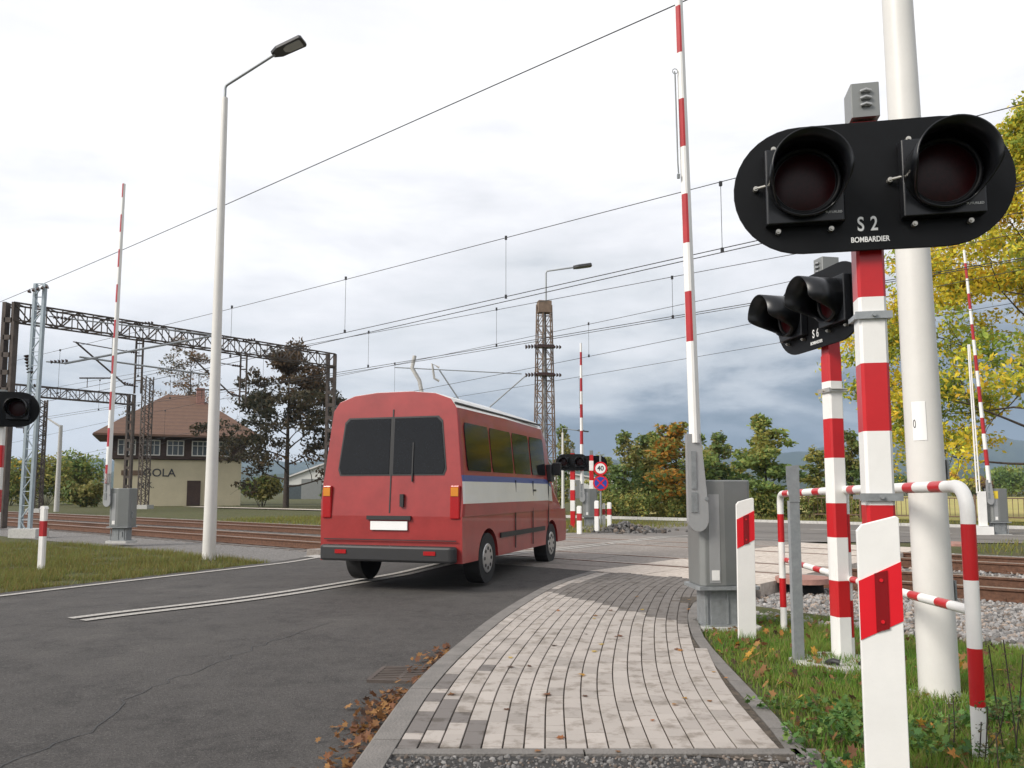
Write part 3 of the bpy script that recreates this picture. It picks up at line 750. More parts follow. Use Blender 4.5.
# ------------------------------------------------------------------ grey galvanised post
q = at(799, 665, -.04); t = thing('steel_post', 'plain galvanised steel channel post with a flared top, between plank marker and railing', 'steel post', (q.x, q.y, -.04), math.radians(8))
H = zat(465, q.y)+.04
prof = [(-.042,-.02),(.042,-.02),(.042,-.016),(-.038,-.016),(-.038,.03),(-.042,.03)]
MB().prism([(-.040,-.018),(.036,-.018),(.036,.028),(.031,.028),(.031,-.013),(-.035,-.013),(-.035,.02),(-.040,.02)], -.25, H-.26, 'z').build('channel', 'galv', t)
MB().prism([(-.043, H-.27), (.038, H-.27), (.038, H), (-.062, H-.01), (-.062, H-.13), (-.043, H-.23)], -.022, -.0185, 'y').build('flared_plate', 'galv', t)
# ------------------------------------------------------------------ lamp poles
def lamp_post(label, loc, rz, H, r0, r1, arm=None, head=None, m='pole', group='tall street lamp poles', name='street_lamp'):
    t = thing(name, label, 'street lamp', loc, rz, group)
    mb = MB(); pts = [(0,0,-.05+ (H+.05)*k/20) for k in range(21)]
    mb.path(pts, lambda l: r0+(r1-r0)*l/H, 16); mb.build('pole', m, t)
    if arm:
        mb = MB(); a = [Vector((0,0,H)), Vector((0,0,H+.25)), Vector((arm[0], 0, H+.25+arm[1]))]
        mb.path([a[0]]+bend(a[0], a[1], a[2], .06)+[a[2]], r1*.45, 8); mb.build('arm', 'galv', t)
        L = head; ang = math.atan2(arm[1], arm[0]); Rm = Matrix.Rotation(-ang*.7, 3, 'Y')
        mb = MB(); c = a[2]+Vector((math.cos(ang)*L*.55, 0, math.sin(ang)*L*.45))
        poly = [(-L*.6,-L*.12),(-L*.35,-L*.26),(L*.5,-L*.28),(L*.56,-L*.2),(L*.56,L*.2),(L*.5,L*.28),(-L*.35,L*.26),(-L*.6,L*.12)]
        M4 = Matrix.Translation(c) @ Rm.to_4x4(); mb.prism(poly, -L*.045, L*.045, 'z', M4=M4)
        mb.prism([(x*.5-L*.2, y*.6) for x, y in poly], L*.045, L*.12, 'z', M4=M4); mb.build('lamp_head', 'lampdark', t)
        mb = MB(); mb.prism([(x*.55+L*.15, y*.7) for x, y in poly], -L*.06, -L*.046, 'z', M4=M4); mb.build('lens', 'greylight', t)
    return t
q = at(940, 699, -.05)
NP = lamp_post('thick pale round pole rising out of frame behind the S 2 signal', (q.x, q.y, -.05), 0, 9, .115, .07, group=None, name='tall_pole'); NP['category'] = 'pole'
NP.rotation_euler = (0, math.radians(-.75), 0)
mb = MB(); ringp = [(.19*math.cos(a)*(1+.06*math.sin(5*a)), .19*math.sin(a)*(1+.05*math.cos(3*a))) for a in LS(0, 2*PI, 24, endpoint=False)]
mb.prism(ringp, -.06, .022, 'z'); mb.build('footing', 'concrete', NP)
st = MB(); zz = zat(425, q.y)+.05; rr = .1155-.045*zz/9
vs = []; 
for k in range(7):
    a = math.radians(-150+k*7)
    for z in (zz-.10, zz+.14): vs.append((rr*1.012*math.cos(a), rr*1.012*math.sin(a), z))
st.add(vs, [(2*k,2*k+2,2*k+3,2*k+1) for k in range(6)], 0, True); sk = st.build('sticker', 'text', NP)
text('0', .075, 'textdark', sk, (rr*1.02*math.cos(math.radians(-143)), rr*1.02*math.sin(math.radians(-143)), zz+.0), (PI/2, 0, math.radians(-53)), extr=.0005, sx=.5)
for k, yy in enumerate((590, 470)):
    z = zat(yy, q.y)+.05; MB().box((.114, -.02, z), (.012, .05, .12)).build('hatch_strap', 'castiron', NP)
Yl = 15.4; q = W(209, 553, Yl)
lamp_post('tall pale street lamp with a long arm and dark flat head, left of the road', (q.x, Yl, -.06), math.radians(-10), zat(86, Yl)+.06-.25, .125, .06, (1.05, .56), .60)
Yq = 62; q = W(474, 500, Yq)
lamp_post('slim distant street lamp with its arm to the left, far beyond the crossing', (q.x, Yq, -.08), math.radians(180), zat(412, Yq)-.2, .11, .07, (1.1, .15), .7)
Yq = 48; q = W(563, 500, Yq)
lamp_post('slim distant street lamp with its arm to the right, behind the far crossing signals', (q.x, Yq, -.08), 0, zat(428, Yq)-.2, .10, .06, (.9, -.12), .6)
# ------------------------------------------------------------------ barriers
def barrier(label, loc, rz, H=7.6, z0=1.55, phase=2.5, lean=.0, yaw=38, two=True, scale=1.0, armx=-.29, army=-.24, body=True, full=False):
    t = thing('crossing_barrier', label, 'level crossing barrier', loc, rz, 'raised red and white level crossing barriers')
    if body:
        P = [(-.25,-.16),(-.21,-.20),(-.02,-.20),(.22,-.13),(.26,-.09),(.26,.20),(-.25,.20)]
        mb = MB(); mb.prism(P, .37, 1.33, 'z'); c = mb.build('cabinet', 'greycab', t, .012)
        mb = MB(); mb.box((-.12, -.2025, .80), (.10, .003, .80), 0); mb.build('door_strip', 'greylight', c)
        mb = MB(); mb.box((-.115, -.2065, .47), (.07, .004, .09), 0); mb.build('label_plate', 'white', c)
        mb = MB(); mb.tube((.262,-.02,.72),(.285,-.02,.72),.02,seg=8); mb.box((.27,-.02,.64),(.02,.03,.1)); mb.build('latch', 'galv', c)
        mb = MB(); mb.box((.0, .0, .355), (.58, .46, .03), bev=.02); mb.box((.0,.0,.18), (.40,.32,.34), bev=.05); mb.box((0,0,.01),(.46,.38,.03),bev=.04)
        for x in (-.2, .0, .2): mb.box((x,-.163,.18), (.016,.02,.30))
        mb.box((.1,-.163,.18),(.015,.03,.12)); mb.build('base', 'castiron', t)
        mb = MB(); mb.box((0,0,-.02), (.6,.5,.06), bev=.05); mb.build('footing', 'concrete', t)
    # lever plate: tapered bar, rounded bottom
    top_ = z0+.10
    pl = [(armx-.085, top_-.02), (armx-.085, .98)]+[(armx+.008+.095*math.cos(a), .98+.115*math.sin(a)) for a in LS(PI, 2*PI, 12)]+[(armx+.10, 1.10), (armx+.05, top_-.1), (armx+.04, top_-.02)]
    mb = MB(); mb.prism(pl, army-.03, army+.03, 'y'); lv = mb.build('lever', 'greylight', t, .006)
    mb = MB(); mb.tube((armx+.03, army+.03, 1.04), (armx+.03, -.1, 1.04), .05, seg=16); mb.build('axle', 'castiron', lv)
    mb = MB(); mb.box((armx-.03, army-.036, 1.13), (.055,.01,.18)); mb.box((armx-.03, army-.036, 1.42), (.045,.01,.34)); mb.tube((armx+.085, army-.04, 1.16),(armx+.085, army+.0, 1.16),.018,seg=8); mb.build('bolt_plate', 'castiron', lv)
    R = Matrix.Rotation(math.radians(yaw), 3, 'Z'); mb = MB(); N = 24
    w0, w1 = .092*scale, .052*scale
    def c_at(z): return Vector((armx+lean*(z-z0), army, z))
    def ring(z, e=0):
        f = (z-z0)/(H-z0); w = w0+(w1-w0)*f+e; d = w*.95; b = w*.18
        P = [(-w/2+b,-d/2),(w/2-b,-d/2),(w/2,-d/2+b),(w/2,d/2-b),(w/2-b,d/2),(-w/2+b,d/2),(-w/2,d/2-b),(-w/2,-d/2+b)]
        return [c_at(z)+R @ Vector((x, y, 0)) for x, y in P]
    # bands on the arm
    zs = [z0]; mis = []; z = phase; 
    red = []
    while z < H: red.append((z, min(z+.47, H))); z += .93
    prev = z0
    for a, b in red: zs += [a, b]
    if zs[-1] < H: zs.append(H)
    vs = []; fs = []; mi = []
    for z in zs: vs += ring(z)
    for k in range(len(zs)-1):
        isred = any(abs(zs[k]-a) < 1e-6 for a, b in red)
        for i in range(8):
            fs.append((k*8+i, k*8+(i+1)%8, (k+1)*8+(i+1)%8, (k+1)*8+i)); mi.append(1 if isred and (full or i in (6,7,2,3)) else 0)
    fs += [tuple(range(7,-1,-1)), tuple((len(zs)-1)*8+i for i in range(8))]; mi += [0, 1]
    mb.add(vs, fs, mi); arm = mb.build('barrier_arm', ['white', 'redfaded'], t)
    c = c_at(5.1); mb = MB(); mb.path([c+Vector((-.075,-.02,.1+.0)), c+Vector((-.07,-.02,.06)), c+Vector((-.06,-.02,-.8)), c+Vector((-.055,-.02,-.9))], .007, 6)
    mb.path([c+Vector((-.07+.025*math.cos(a), -.02, .1+.025*math.sin(a))) for a in LS(0, 2*PI, 12)], .004, 5)
    mb.box(c+Vector((-.056,-.02,-.93)), (.025,.025,.04)); mb.build('cable', 'castiron', arm)
    return t
Yb = 7.55; q = W(722, 620, Yb)
NB = barrier('nearest raised barrier with a grey cabinet standing beside the brick pavement', (q.x, Yb, -.03), math.radians(4), 7.7, zat(440, Yb-.2), zat(340, Yb-.2), -.016)
q = W(590, 524, 28.2)
barrier('far raised barrier with a grey cabinet, beside the bollards beyond the tracks', (q.x, 28.2, -.05), math.radians(0), zat(342, 28)-.0, 1.5, 1.95, .0, full=True, scale=1.25)
q = W(1000, 531, 23.6)
rb = barrier('far right raised barrier with a grey cabinet in front of the autumn tree', (q.x-.05, 23.6, -.06), math.radians(-6), zat(250, 23.6), 1.5, 2.0, -.05, full=True, scale=1.15)
mb = MB()
for x in (-.62, -.54): mb.tube((x, -.2, 1.2), (x*.5-.33, -.18, 5.6), .022, seg=6)
for z in (1.6, 2.1, 2.6): mb.tube((-.62, -.2, z), (-.53, -.2, z), .015, seg=6)
mb.box((-.50,-.2,.75), (.2,.12,1.0)); mb.box((-.55,-.25,.08), (.5,.3,.3))
mb.build('counterweight_frame', 'white', rb)
MB().box((-.12,-.2095,1.15), (.14,.004,.22)).build('warning_sticker', 'yellow', rb)
q = W(110, 541, 20.5)
barrier('left raised barrier standing beside the tracks, near the blue grey mast', (q.x+.29, 20.5, -.06), math.radians(-4), zat(182, 20.3), 1.7, 1.45, .008, full=False, yaw=50, scale=1.35)
# far signals
Yf = 28.0; q = W(573, 522, Yf)
fb = []; z = .2; m = 1
while z < 2.15: fb.append((z+.36, m)); z += .36; m = 1-m
s3 = signal('distant double signal with a striped post left of the far barrier', '', (q.x, Yf, -.05), math.radians(-12), zat(461, Yf), fb, zat(447, Yf), post=.16, brand=False)
q = W(592, 522, 29.6)
s4 = signal('distant double signal half hidden behind the far barrier arm', '', (q.x, 29.6, -.05), math.radians(172), zat(462, 29.6), fb, zat(449, 29.6), post=.16, brand=False)
q = W(0, 560, 13.0)
s5 = signal('black double signal cut off by the left edge of the picture', '', (q.x-.12, 13.0, -.06), math.radians(18), zat(409, 13)+.05, [(b[0], b[1]) for b in fb[:6]], zat(386, 13), post=.13, brand=False)
# ------------------------------------------------------------------ bollards and far railing
def bollard(label, px, py, h, w, arms=False, group='white bollards with a red band beyond the tracks'):
    q = at(px, py, -.07); t = thing('bollard', label, 'bollard', (q.x, q.y, -.09), math.radians(-20), group)
    mb = MB(); w = w*q.y/F
    zs = [(.55*h,0),(.80*h,1),(h,0)]; z = -.1
    for z1, mi in zs: mb.box((0,0,(z+z1)/2), (w, w*.6, z1-z), mi, bev=w*.15); z = z1
    mb.build('shaft', ['white', 'redfaded'], t)
    MB().prism([(-w/2,h),(w/2,h),(w*.3,h+w*.35),(-w*.3,h+w*.35)], -w*.3, w*.3, 'y').build('cap', 'white', t)
    return t
hh = lambda a, b, Y: zat(a, Y)-zat(b, Y)
bollard('nearest white bollard with a red band on the verge beyond the tracks', 579.5, 536, .82, 5)
bollard('middle white bollard with a red band, just right of the far cabinet', 597, 533, .95, 4.6)
bollard('rightmost white bollard with a red band, next to the rubble heap', 609.5, 528, .85, 4.4)
bollard('small white bollard leaning by the rightmost banded bollard', 604, 527, .82, 3)
bollard('white marker bollard left of the road, standing alone by the edge line', 41, 569, 1.0, 7.5, group=None)
def bent_rail(label, P0, P1, h, nposts, r=.03, m2=False):
    t = thing('railing', label, 'railing', (0,0,0)); P0, P1 = Vector(P0), Vector(P1)
    for k in range(nposts):
        p = P0.lerp(P1, k/(nposts-1)); hs = [.25, .5, .75]
        MB().path(striped([p+Vector((0,0,-.1)), p+Vector((0,0,h))], hs), r*1.1, 8, bandfn(hs)).build('post', ['white', 'redfaded'], t)
    MB().path([P0+Vector((0,0,h)), P1+Vector((0,0,h))], r, 8).build('top_rail', 'white', t)
    MB().path([P0+Vector((0,0,h*.5)), P1+Vector((0,0,h*.5))], r*.9, 8).build('middle_rail', 'white', t)
a = W(484, 519, 36); b = W(554, 520, 32)
bent_rail('white railing with red bands at the foot of the lattice tower', (a.x, 36, -.08), (b.x, 32, -.08), 1.15, 4, .055)
# road signs
Yq = 29.5; q = W(601, 524, Yq); t = thing('traffic_sign', 'round 40 limit sign above a blue no stopping sign, right of the far barrier', 'traffic sign', (q.x, Yq, -.05), math.radians(-4))
MB().tube((0,0,-.1), (0,0,2.6), .035, seg=8).build('pole', 'galv', t)
z = zat(468.5, Yq)+.05
d = MB().tube((0,-.04,z), (0,-.055,z), .25, seg=28, smooth=False).build('speed_disc', 'redglow', t); MB().tube((0,-.0555,z), (0,-.06,z), .185, seg=28, smooth=False).build('speed_face', 'text', d)
text('40', .24, 'textdark', d, (0, -.0615, z), bold=.006)
z = zat(483, Yq)+.05
d = MB().tube((0,-.04,z), (0,-.055,z), .28, seg=28, smooth=False).build('no_stopping_disc', 'redglow', t); MB().tube((0,-.0555,z), (0,-.06,z), .225, seg=28, smooth=False).build('blue_face', 'blue', d)
mb = MB()
for s_ in (-1, 1): mb.box((0,-.0625,z), (.42,.004,.05), rot=Matrix.Rotation(s_*PI/4, 3, 'Y'))
mb.v = [(x, y-(.002 if i >= 8 else 0), zz) for i, (x, y, zz) in enumerate([tuple(v) for v in mb.v])]
mb.build('cross_bars', 'redglow', d)
# concrete ring in ballast
q = at(808, 590, -.12); t = thing('manhole_ring', 'faded red concrete manhole ring on the ballast behind the railing', 'manhole ring', (q.x, q.y+.2, -.2))
MB().tube((0,0,0),(0,0,.16),.27,seg=28).build('shaft_wall', 'black', t)
MB().tube((0,0,.16),(0,0,.23),.36,.35,seg=28).build('cover', 'ringred', t)
q = at(990, 549, -.1); t = thing('manhole_ring', 'low faded red manhole cover beyond the rails, near the right barrier', 'manhole ring', (q.x-.3, q.y+1.2, -.2))
MB().tube((0,0,0),(0,0,.1),.5,seg=28).build('shaft_wall', 'castiron', t); MB().tube((0,0,.1),(0,0,.17),.6,.58,seg=28).build('cover', 'ringred', t)
# ------------------------------------------------------------------ catenary masts and gantries
def truss(mb, A, B, w, h, n, r=.04, mi=0):
    A, B = Vector(A), Vector(B); d = B-A; up = Vector((0,0,1)) if abs(d.normalized().z) < .9 else Vector((TX,TY,0)); side = d.normalized().cross(up).normalized(); up2 = side.cross(d.normalized()).normalized()
    cs = [(i, j) for i in (-1, 1) for j in (-1, 1)]
    def pt(t, i, j, ww=None): return A+d*t+side*i*(w if not callable(w) else w(t))/2+up2*j*(h if not callable(h) else h(t))/2
    for i, j in cs:
        for k in range(8): mb.tube(pt(k/8,i,j), pt((k+1)/8,i,j), r, seg=4, cap=False, mi=mi, smooth=False)
    for k in range(n):
        t0, t1 = k/n, (k+1)/n
        for i in (-1, 1):
            mb.tube(pt(t0,i,-1 if k%2 else 1), pt(t1,i,1 if k%2 else -1), r*.6, seg=4, cap=False, mi=mi, smooth=False)
            mb.tube(pt(t0,i,-1), pt(t0,i,1), r*.5, seg=4, cap=False, mi=mi, smooth=False)
        for j in (-1, 1): mb.tube(pt(t0,-1 if k%2 else 1,j), pt(t1,1 if k%2 else -1,j), r*.5, seg=4, cap=False, mi=mi, smooth=False)
def insulator(mb, a, b, r=.07, n=5):
    a, b = Vector(a), Vector(b)
    for k in range(n): p = a.lerp(b, (k+.5)/n); d = (b-a).normalized()*((b-a).length/n*.3); mb.tube(p-d, p+d, r, r*.5, seg=8)
def cantilever(parent, base, ztop, dirn, L=3.0, m='oldsteel'):
    """arm reaching along dirn (unit vector) from a vertical post at base"""
    b = Vector(base); d = Vector(dirn); mb = MB(); mi_ = MB()
    a1, a2 = b+Vector((0,0,ztop)), b+Vector((0,0,ztop-1.4)); e = a1+d*L
    mb.tube(a2+d*.5, a1+d*(L-.1)+Vector((0,0,.1)), .035, seg=6); mb.tube(a1+d*.5, e+Vector((0,0,.1)), .022, seg=6)
    mb.tube(a2+d*.9+Vector((0,0,.25)), a2+d*(L-.3)+Vector((0,0,.1)), .03, seg=6); mb.tube(a2+d*(L-.6)+Vector((0,0,.1)), a2+d*(L-.6)+Vector((0,0,-.25)), .015, seg=5)
    mb.tube(a1, a1+d*.5, .02, seg=6); mb.tube(a2, a2+d*.5, .02, seg=6); mb.build('cantilever_arm', m, parent)
    insulator(mi_, a1+d*.1, a1+d*.6, .06); insulator(mi_, a2+d*.1, a2+d*.6+Vector((0,0,.1)), .06); mi_.build('insulator', 'ceramic', parent)
def gantry(label, s, na, nb, zt, drops, postw=.5, ds=0):
    t = thing('catenary_gantry', label, 'overhead line gantry', (0,0,0), 0, 'lattice gantries spanning the tracks on the left')
    A, B = sn(s, na, zt), sn(s+ds, nb, zt)
    mb = MB(); truss(mb, A, B, .55, .65, int((nb-na)/.55), .045); mb.build('crossbeam', 'oldsteel', t)
    for P in (A, B):
        mb = MB()
        for o_ in (-.17, .17): mb.box((P.x+o_, P.y, zt/2+.1), (.13, .3, zt+.5))
        for k in range(12): mb.box((P.x, P.y-.14, (k+.5)*zt/12), (.3, .02, .18))
        mb.build('post', 'oldsteel', t)
    for f, hd in drops:
        p = A.lerp(B, f); mb = MB()
        for o_ in (-.14, .14): mb.tube((p.x+o_, p.y, zt-.3), (p.x+o_, p.y, zt-hd), .045, seg=6)
        for k in range(4): mb.tube((p.x-.14, p.y, zt-.5-k*hd/5), (p.x+.14, p.y, zt-.5-k*hd/5), .03, seg=5)
        mb.build('drop_post', 'oldsteel', t)
        cantilever(t, (p.x, p.y, 0), zt-.9, Vector((-NX, -NY, 0)), 2.6)
        mb = MB(); insulator(mb, (p.x-.1, p.y, zt+.35), (p.x+.5, p.y+.1, zt+.4), .07); mb.build('insulator', 'ceramic', t)
    return t
G1 = 33
gantry('nearest lattice gantry, its long beam crossing left of the street lamp', G1, 10.4, 25, zat(356, 39.5)-.1, [(.33, 2.6), (.66, 2.6)])
gantry('smaller farther lattice gantry seen below the nearest one', 54, 8, 24.5, zat(396, 53)-.2, [(.62, 2.6), (.30, 2.6)])
0 and gantry('most distant lattice gantry, low behind the signal box roof', 82, 8, 24.5, 8.2, [(.62, 2.6), (.30, 2.6)])
# blue grey lattice mast on the left
Yq = 24.0; q = W(29, 530, Yq); qt = W(38, 284, Yq); Hm = qt.z+.08
t = thing('lattice_mast', 'pale blue grey lattice mast at the far left, holding the feeder wire', 'mast', (q.x, Yq, -.08), 0)
mb = MB(); 
for i in (-1, 1):
    mb.box((i*.14-.12, 0, Hm/2), (.075, .14, Hm), rot=Matrix.Rotation(math.radians(0), 3, 'Y'))
t.rotation_euler = (0, math.radians(.4), 0)
for o_v in range(0,1): pass
mb.build('upright', 'bluesteel', t)
mb = MB(); n = 18
for k in range(n):
    z0, z1 = Hm*k/n, Hm*(k+1)/n; mb.tube((-.26 if k%2 else .02, -.05, z0), (.02 if k%2 else -.26, -.05, z1), .018, seg=4); mb.tube((-.26, -.05, z1), (.02, -.05, z1), .015, seg=4)
mb.build('lacing', 'bluesteel', t)
cantilever(t, (.2, 0, 0), Hm-1.0, Vector((.75,.66,0)), 5.2, 'galv')
mb = MB(); insulator(mb, (.2, -.1, Hm-.1), (-.4, -.2, Hm-.3), .07); insulator(mb, (-.4,0,Hm-2.2), (-.25,0,Hm-2.8), .1, 6); mb.build('insulator', 'ceramic', t)
MB().box((0,0,.02),(.8,.7,.3)).build('footing', 'concrete', t)
# lattice tower in the middle
Yq = 33; q = W(545, 518, Yq); Ht = zat(303, Yq)
t = thing('lattice_tower', 'tall rusty double lattice tower standing behind the minibus beyond the tracks', 'lattice tower', (q.x, Yq, -.08), math.radians(12))
for x in (-1, 1):
    mb = MB(); truss(mb, (x*.27, 0, -.1), (x*.15, 0, Ht), lambda u: .27-.1*u, lambda u: .4-.1*u, 20, .032); mb.build('lattice_leg', 'towersteel', t)
MB().box((0,0,Ht-.1), (.55,.4,.5)).build('head_frame', 'towersteel', t)
mb = MB(); mb.path([(-.02,0,-.1),(-.02,0,Ht)], .07, 8); mb.build('core_pole', 'galv', t)
for py in (345, 373):
    z = zat(py, Yq); mb = MB(); mb.box((.0, -.1, z), (.7, .4, .12)); insulator(mb, (-.85,-.1,z-.05), (-.35,-.1,z), .10, 4); insulator(mb, (.35,-.1,z), (.72,-.1,z), .09, 3); mb.build('insulator_bracket', 'ceramic', t)
z = zat(373, Yq)
mb = MB(); mb.tube((-.8,-.1,z-.05), (-3.0,-.1,z-2.0), .03, seg=6); mb.tube((-3.0,-.1,z-2.0), (-4.4,-.1,z+.05), .03, seg=6); mb.tube((-1,-.1,z), (-6.2,-.1,z+.1), .02, seg=6); mb.build('cantilever_arm', 'galv', t)
mb = MB(); mb.path([(-4.4,-.1,z+.15), (-4.7,-.1,z+.3), (-4.6,-.1,z-.3), (-4.4,-.1,z-.4)], .05, 6); mb.path([(-5.4,-.1,z+.6),(-5.5,-.1,z+.1),(-5.2,-.1,z-.4),(-5.1,-.1,z-.9)], .08, 6); mb.build('tension_wheel', 'concrete', t)
q = W(546, 300, Yq)
lt = thing('street_lamp', 'dark lamp on a thin arm standing on top of the lattice tower', 'street lamp', (q.x, Yq, Ht-.08), math.radians(0), 'tall street lamp poles')
MB().path([(0,0,0), (0,0,1.35)]+[(.05,0,1.45), (1.25,0,1.62)], .035, 8).build('arm', 'galv', lt)
M4 = Matrix.Translation((1.55,0,1.66)) @ Matrix.Rotation(math.radians(-8), 4, 'Y'); MB().prism([(-.4,-.1),(-.2,-.18),(.35,-.18),(.4,0),(.35,.18),(-.2,.18),(-.4,.1)], -.05, .05, 'z', M4=M4).build('lamp_head', 'lampdark', lt)
# signal pole by the far left and lattice post before the signal box
def simple_mast(label, px, Y, topy, w, m='oldsteel'):
    q = W(px, 500, Y); t = thing('lattice_mast', label, 'mast', (q.x, Y, -.1)); H = zat(topy, Y)+.1
    mb = MB(); truss(mb, (0,0,0), (0,0,H), w, w, 24, .05); mb.build('lattice', m, t); MB().box((0,0,.1), (w*2,w*2,.4)).build('footing', 'concrete', t); return t
simple_mast('brown lattice mast in front of the signal box', 143, 58, 377, .55)
simple_mast('dark lattice mast just right of the pale blue grey mast', 37, 46, 400, .4)
q = W(57, 500, 50); t = thing('signal_post', 'thin concrete post with a short arm left of the signal box', 'post', (q.x, 50, -.08)); MB().tube((0,0,0),(0,0,zat(424,50)),.16,.11,seg=8).build('pole', 'concrete', t); MB().tube((0,0,zat(424,50)-.1),(-.9,0,zat(420,50)+.2),.08,.05,seg=6).build('arm', 'concrete', t)
# wires
WG = 'overhead line wires above the tracks'
def wire_run(label, n, z, s0, s1, r, zc=None, rc=None, drops=(), sag=.25, nc=None, double=False, span=46, s_off=33):
    t = thing('overhead_line', label, 'overhead line', (0,0,0), 0, WG)
    def zz(s): u = ((s-s_off) % span)/span; return z-sag*4*u*(1-u)*0+sag*((2*u-1)**2-.5)
    ss = LS(s0, s1, 70); MB().path([sn(s, n, zz(s)) for s in ss], r, 5).build('messenger_wire', 'wire', t)
    if zc:
        nc = nc or n
        MB().path([sn(s, nc, zc) for s in LS(s0, s1, 30)], rc or r, 5).build('contact_wire', 'wire', t)
        if double: MB().path([sn(s, nc+.35, zc+.05) for s in LS(s0, s1, 30)], rc or r, 5).build('contact_wire', 'wire', t)
        for s in drops:
            MB().path([sn(s, n, zz(s)), sn(s, nc, zc)], r*.45, 4).build('dropper', 'wire', t)
            mb = MB(); mb.box(sn(s, nc, zc+.02), (.05,.05,.1)); mb.box(sn(s, n, zz(s)), (.05,.05,.1)); mb.build('clip', 'wire', t)
    return t
def wline(n, a, b):
    """height of a wire at distance n across the tracks, from two sightings"""
    out = []
    for px, py in (a, b):
        k = W(px, py, 1.0).x; Y = n/(k*NX+NY); p = W(px, py, Y); out.append((to_sn(p.x, p.y)[0], p.z))
    (s1, z1), (s2, z2) = out; return lambda s: z1+(z2-z1)*(s-s1)/(s2-s1)
def wires(label, runs, s0, s1, drops=()):
    t = thing('overhead_line', label, 'overhead line', (0,0,0), 0, WG); F_ = []
    for k, (nm, n, a, b, r) in enumerate(runs):
        f = wline(n, a, b); F_.append((n, f)); MB().path([sn(s, n, f(s)+.05*math.cos(s*.14)) for s in LS(s0, s1, 60)], r, 5).build(nm, 'wire', t)
    for s in drops:
        (na, fa), (nb, fb) = F_[0], F_[1]; a, b = sn(s, na, fa(s)), sn(s, nb, fb(s)); MB().path([a, b], .006, 4).build('dropper', 'wire', t)
        MB().box(a, (.05,.05,.08)).build('clip', 'wire', t); MB().box(b, (.05,.05,.08)).build('clip', 'wire', t)
    return t
m_, c_ = 'messenger_wire', 'contact_wire'
wires('highest single feeder wire running from the blue grey mast to the top of the picture', [(m_, 9.5, (40,284), (665,12), .009)], -5, 80)
wires('catenary over the nearest track, with long droppers', [(m_, 12.9, (160,325), (735,180), .008), (c_, 12.9, (300,341), (755,243), .009), (c_, 12.75, (320,342), (755,247), .009)], -12, 85, (1, 6, 11, 16.5, 22, 28, 35, 43))
wires('catenary over the second track', [(m_, 16.6, (480,312), (647,282), .008), (c_, 16.6, (480,348), (660,319), .009), (c_, 16.9, (480,350), (660,321), .008)], -12, 85, (-2, 3.5, 9, 14.5, 20, 26, 33, 40))
wires('catenary over the third, farthest track', [(m_, 20.4, (480,346), (660,309), .008), (c_, 20.4, (480,377), (660,342), .008)], -14, 85, (-4, 5, 14, 23, 32, 41))
wires('thin lone wire beyond the third track', [(m_, 24.5, (480,392), (590,374), .008)], -10, 80)
# ------------------------------------------------------------------ minibus
q = Vector((-.60, 10.0)); 
BUS = thing('minibus', 'red minibus with a cream roof and blue stripe driving away over the crossing', 'minibus', (q.x-1.02*math.cos(math.radians(-18)), q.y-1.02*math.sin(math.radians(-18)), -.04), math.radians(-18))
def arch_outline():
    P = [(0.02,.34),(0.0,.92),(5.2,.92),(5.26,.6),(5.22,.34)]
    for yc in (4.25, .98):
        P += [(yc+.40*math.cos(a), .34+.40*math.sin(a)) for a in LS(0, PI, 12)]
    return P
mb = MB(); prof = [(1.0,.92),(1.01,1.08),(1.0,1.20),(.99,1.36),(.975,1.44),(.90,2.18),(.885,2.30),(.80,2.42),(.58,2.50),(.25,2.535)]
full = prof+[(-x, z) for x, z in prof[::-1]]
sts = [(0, 1, 1), (.05, 1.012, 1), (2, 1.02, 1.01), (3.95, 1.01, 1), (4.30, .99, .86), (4.75, .97, .34), (5.0, .95, .22), (5.18, .9, .06)]
vs = []
for y, wx, kz in sts: vs += [(x*wx, y+(.10*(z-.92)/1.6 if y < .1 else 0), .92+(z-.92)*kz) for x, z in full]
n = len(full); fs = []; mi = []
cm = {0:0,1:1,2:2,3:1,4:3,5:0}
for i in range(len(sts)-1):
    for j in range(n-1):
        k = j if j < 9 else n-2-j
        fs.append((i*n+j, i*n+j+1, (i+1)*n+j+1, (i+1)*n+j)); z = k
        mi.append({0:0,1:1,2:1,3:2,4:3 if False else 0,5:0}.get(k, 1) if i < 4 else 0)
fs += [tuple(range(n)), tuple((len(sts)-1)*n+j for j in range(n))]; mi += [0, 0]
mb.add(vs, fs, mi)
bd = mb.build('body', ['carred', 'carwhite', 'carblue'], BUS, .05, tri=False)
MB().prism(arch_outline(), -1.0, 1.0, 'x').build('lower_body', 'carred', BUS, tri=True)
MB().box((0,2.6,.5), (1.3,4.9,.35)).build('chassis', 'carblack', BUS)
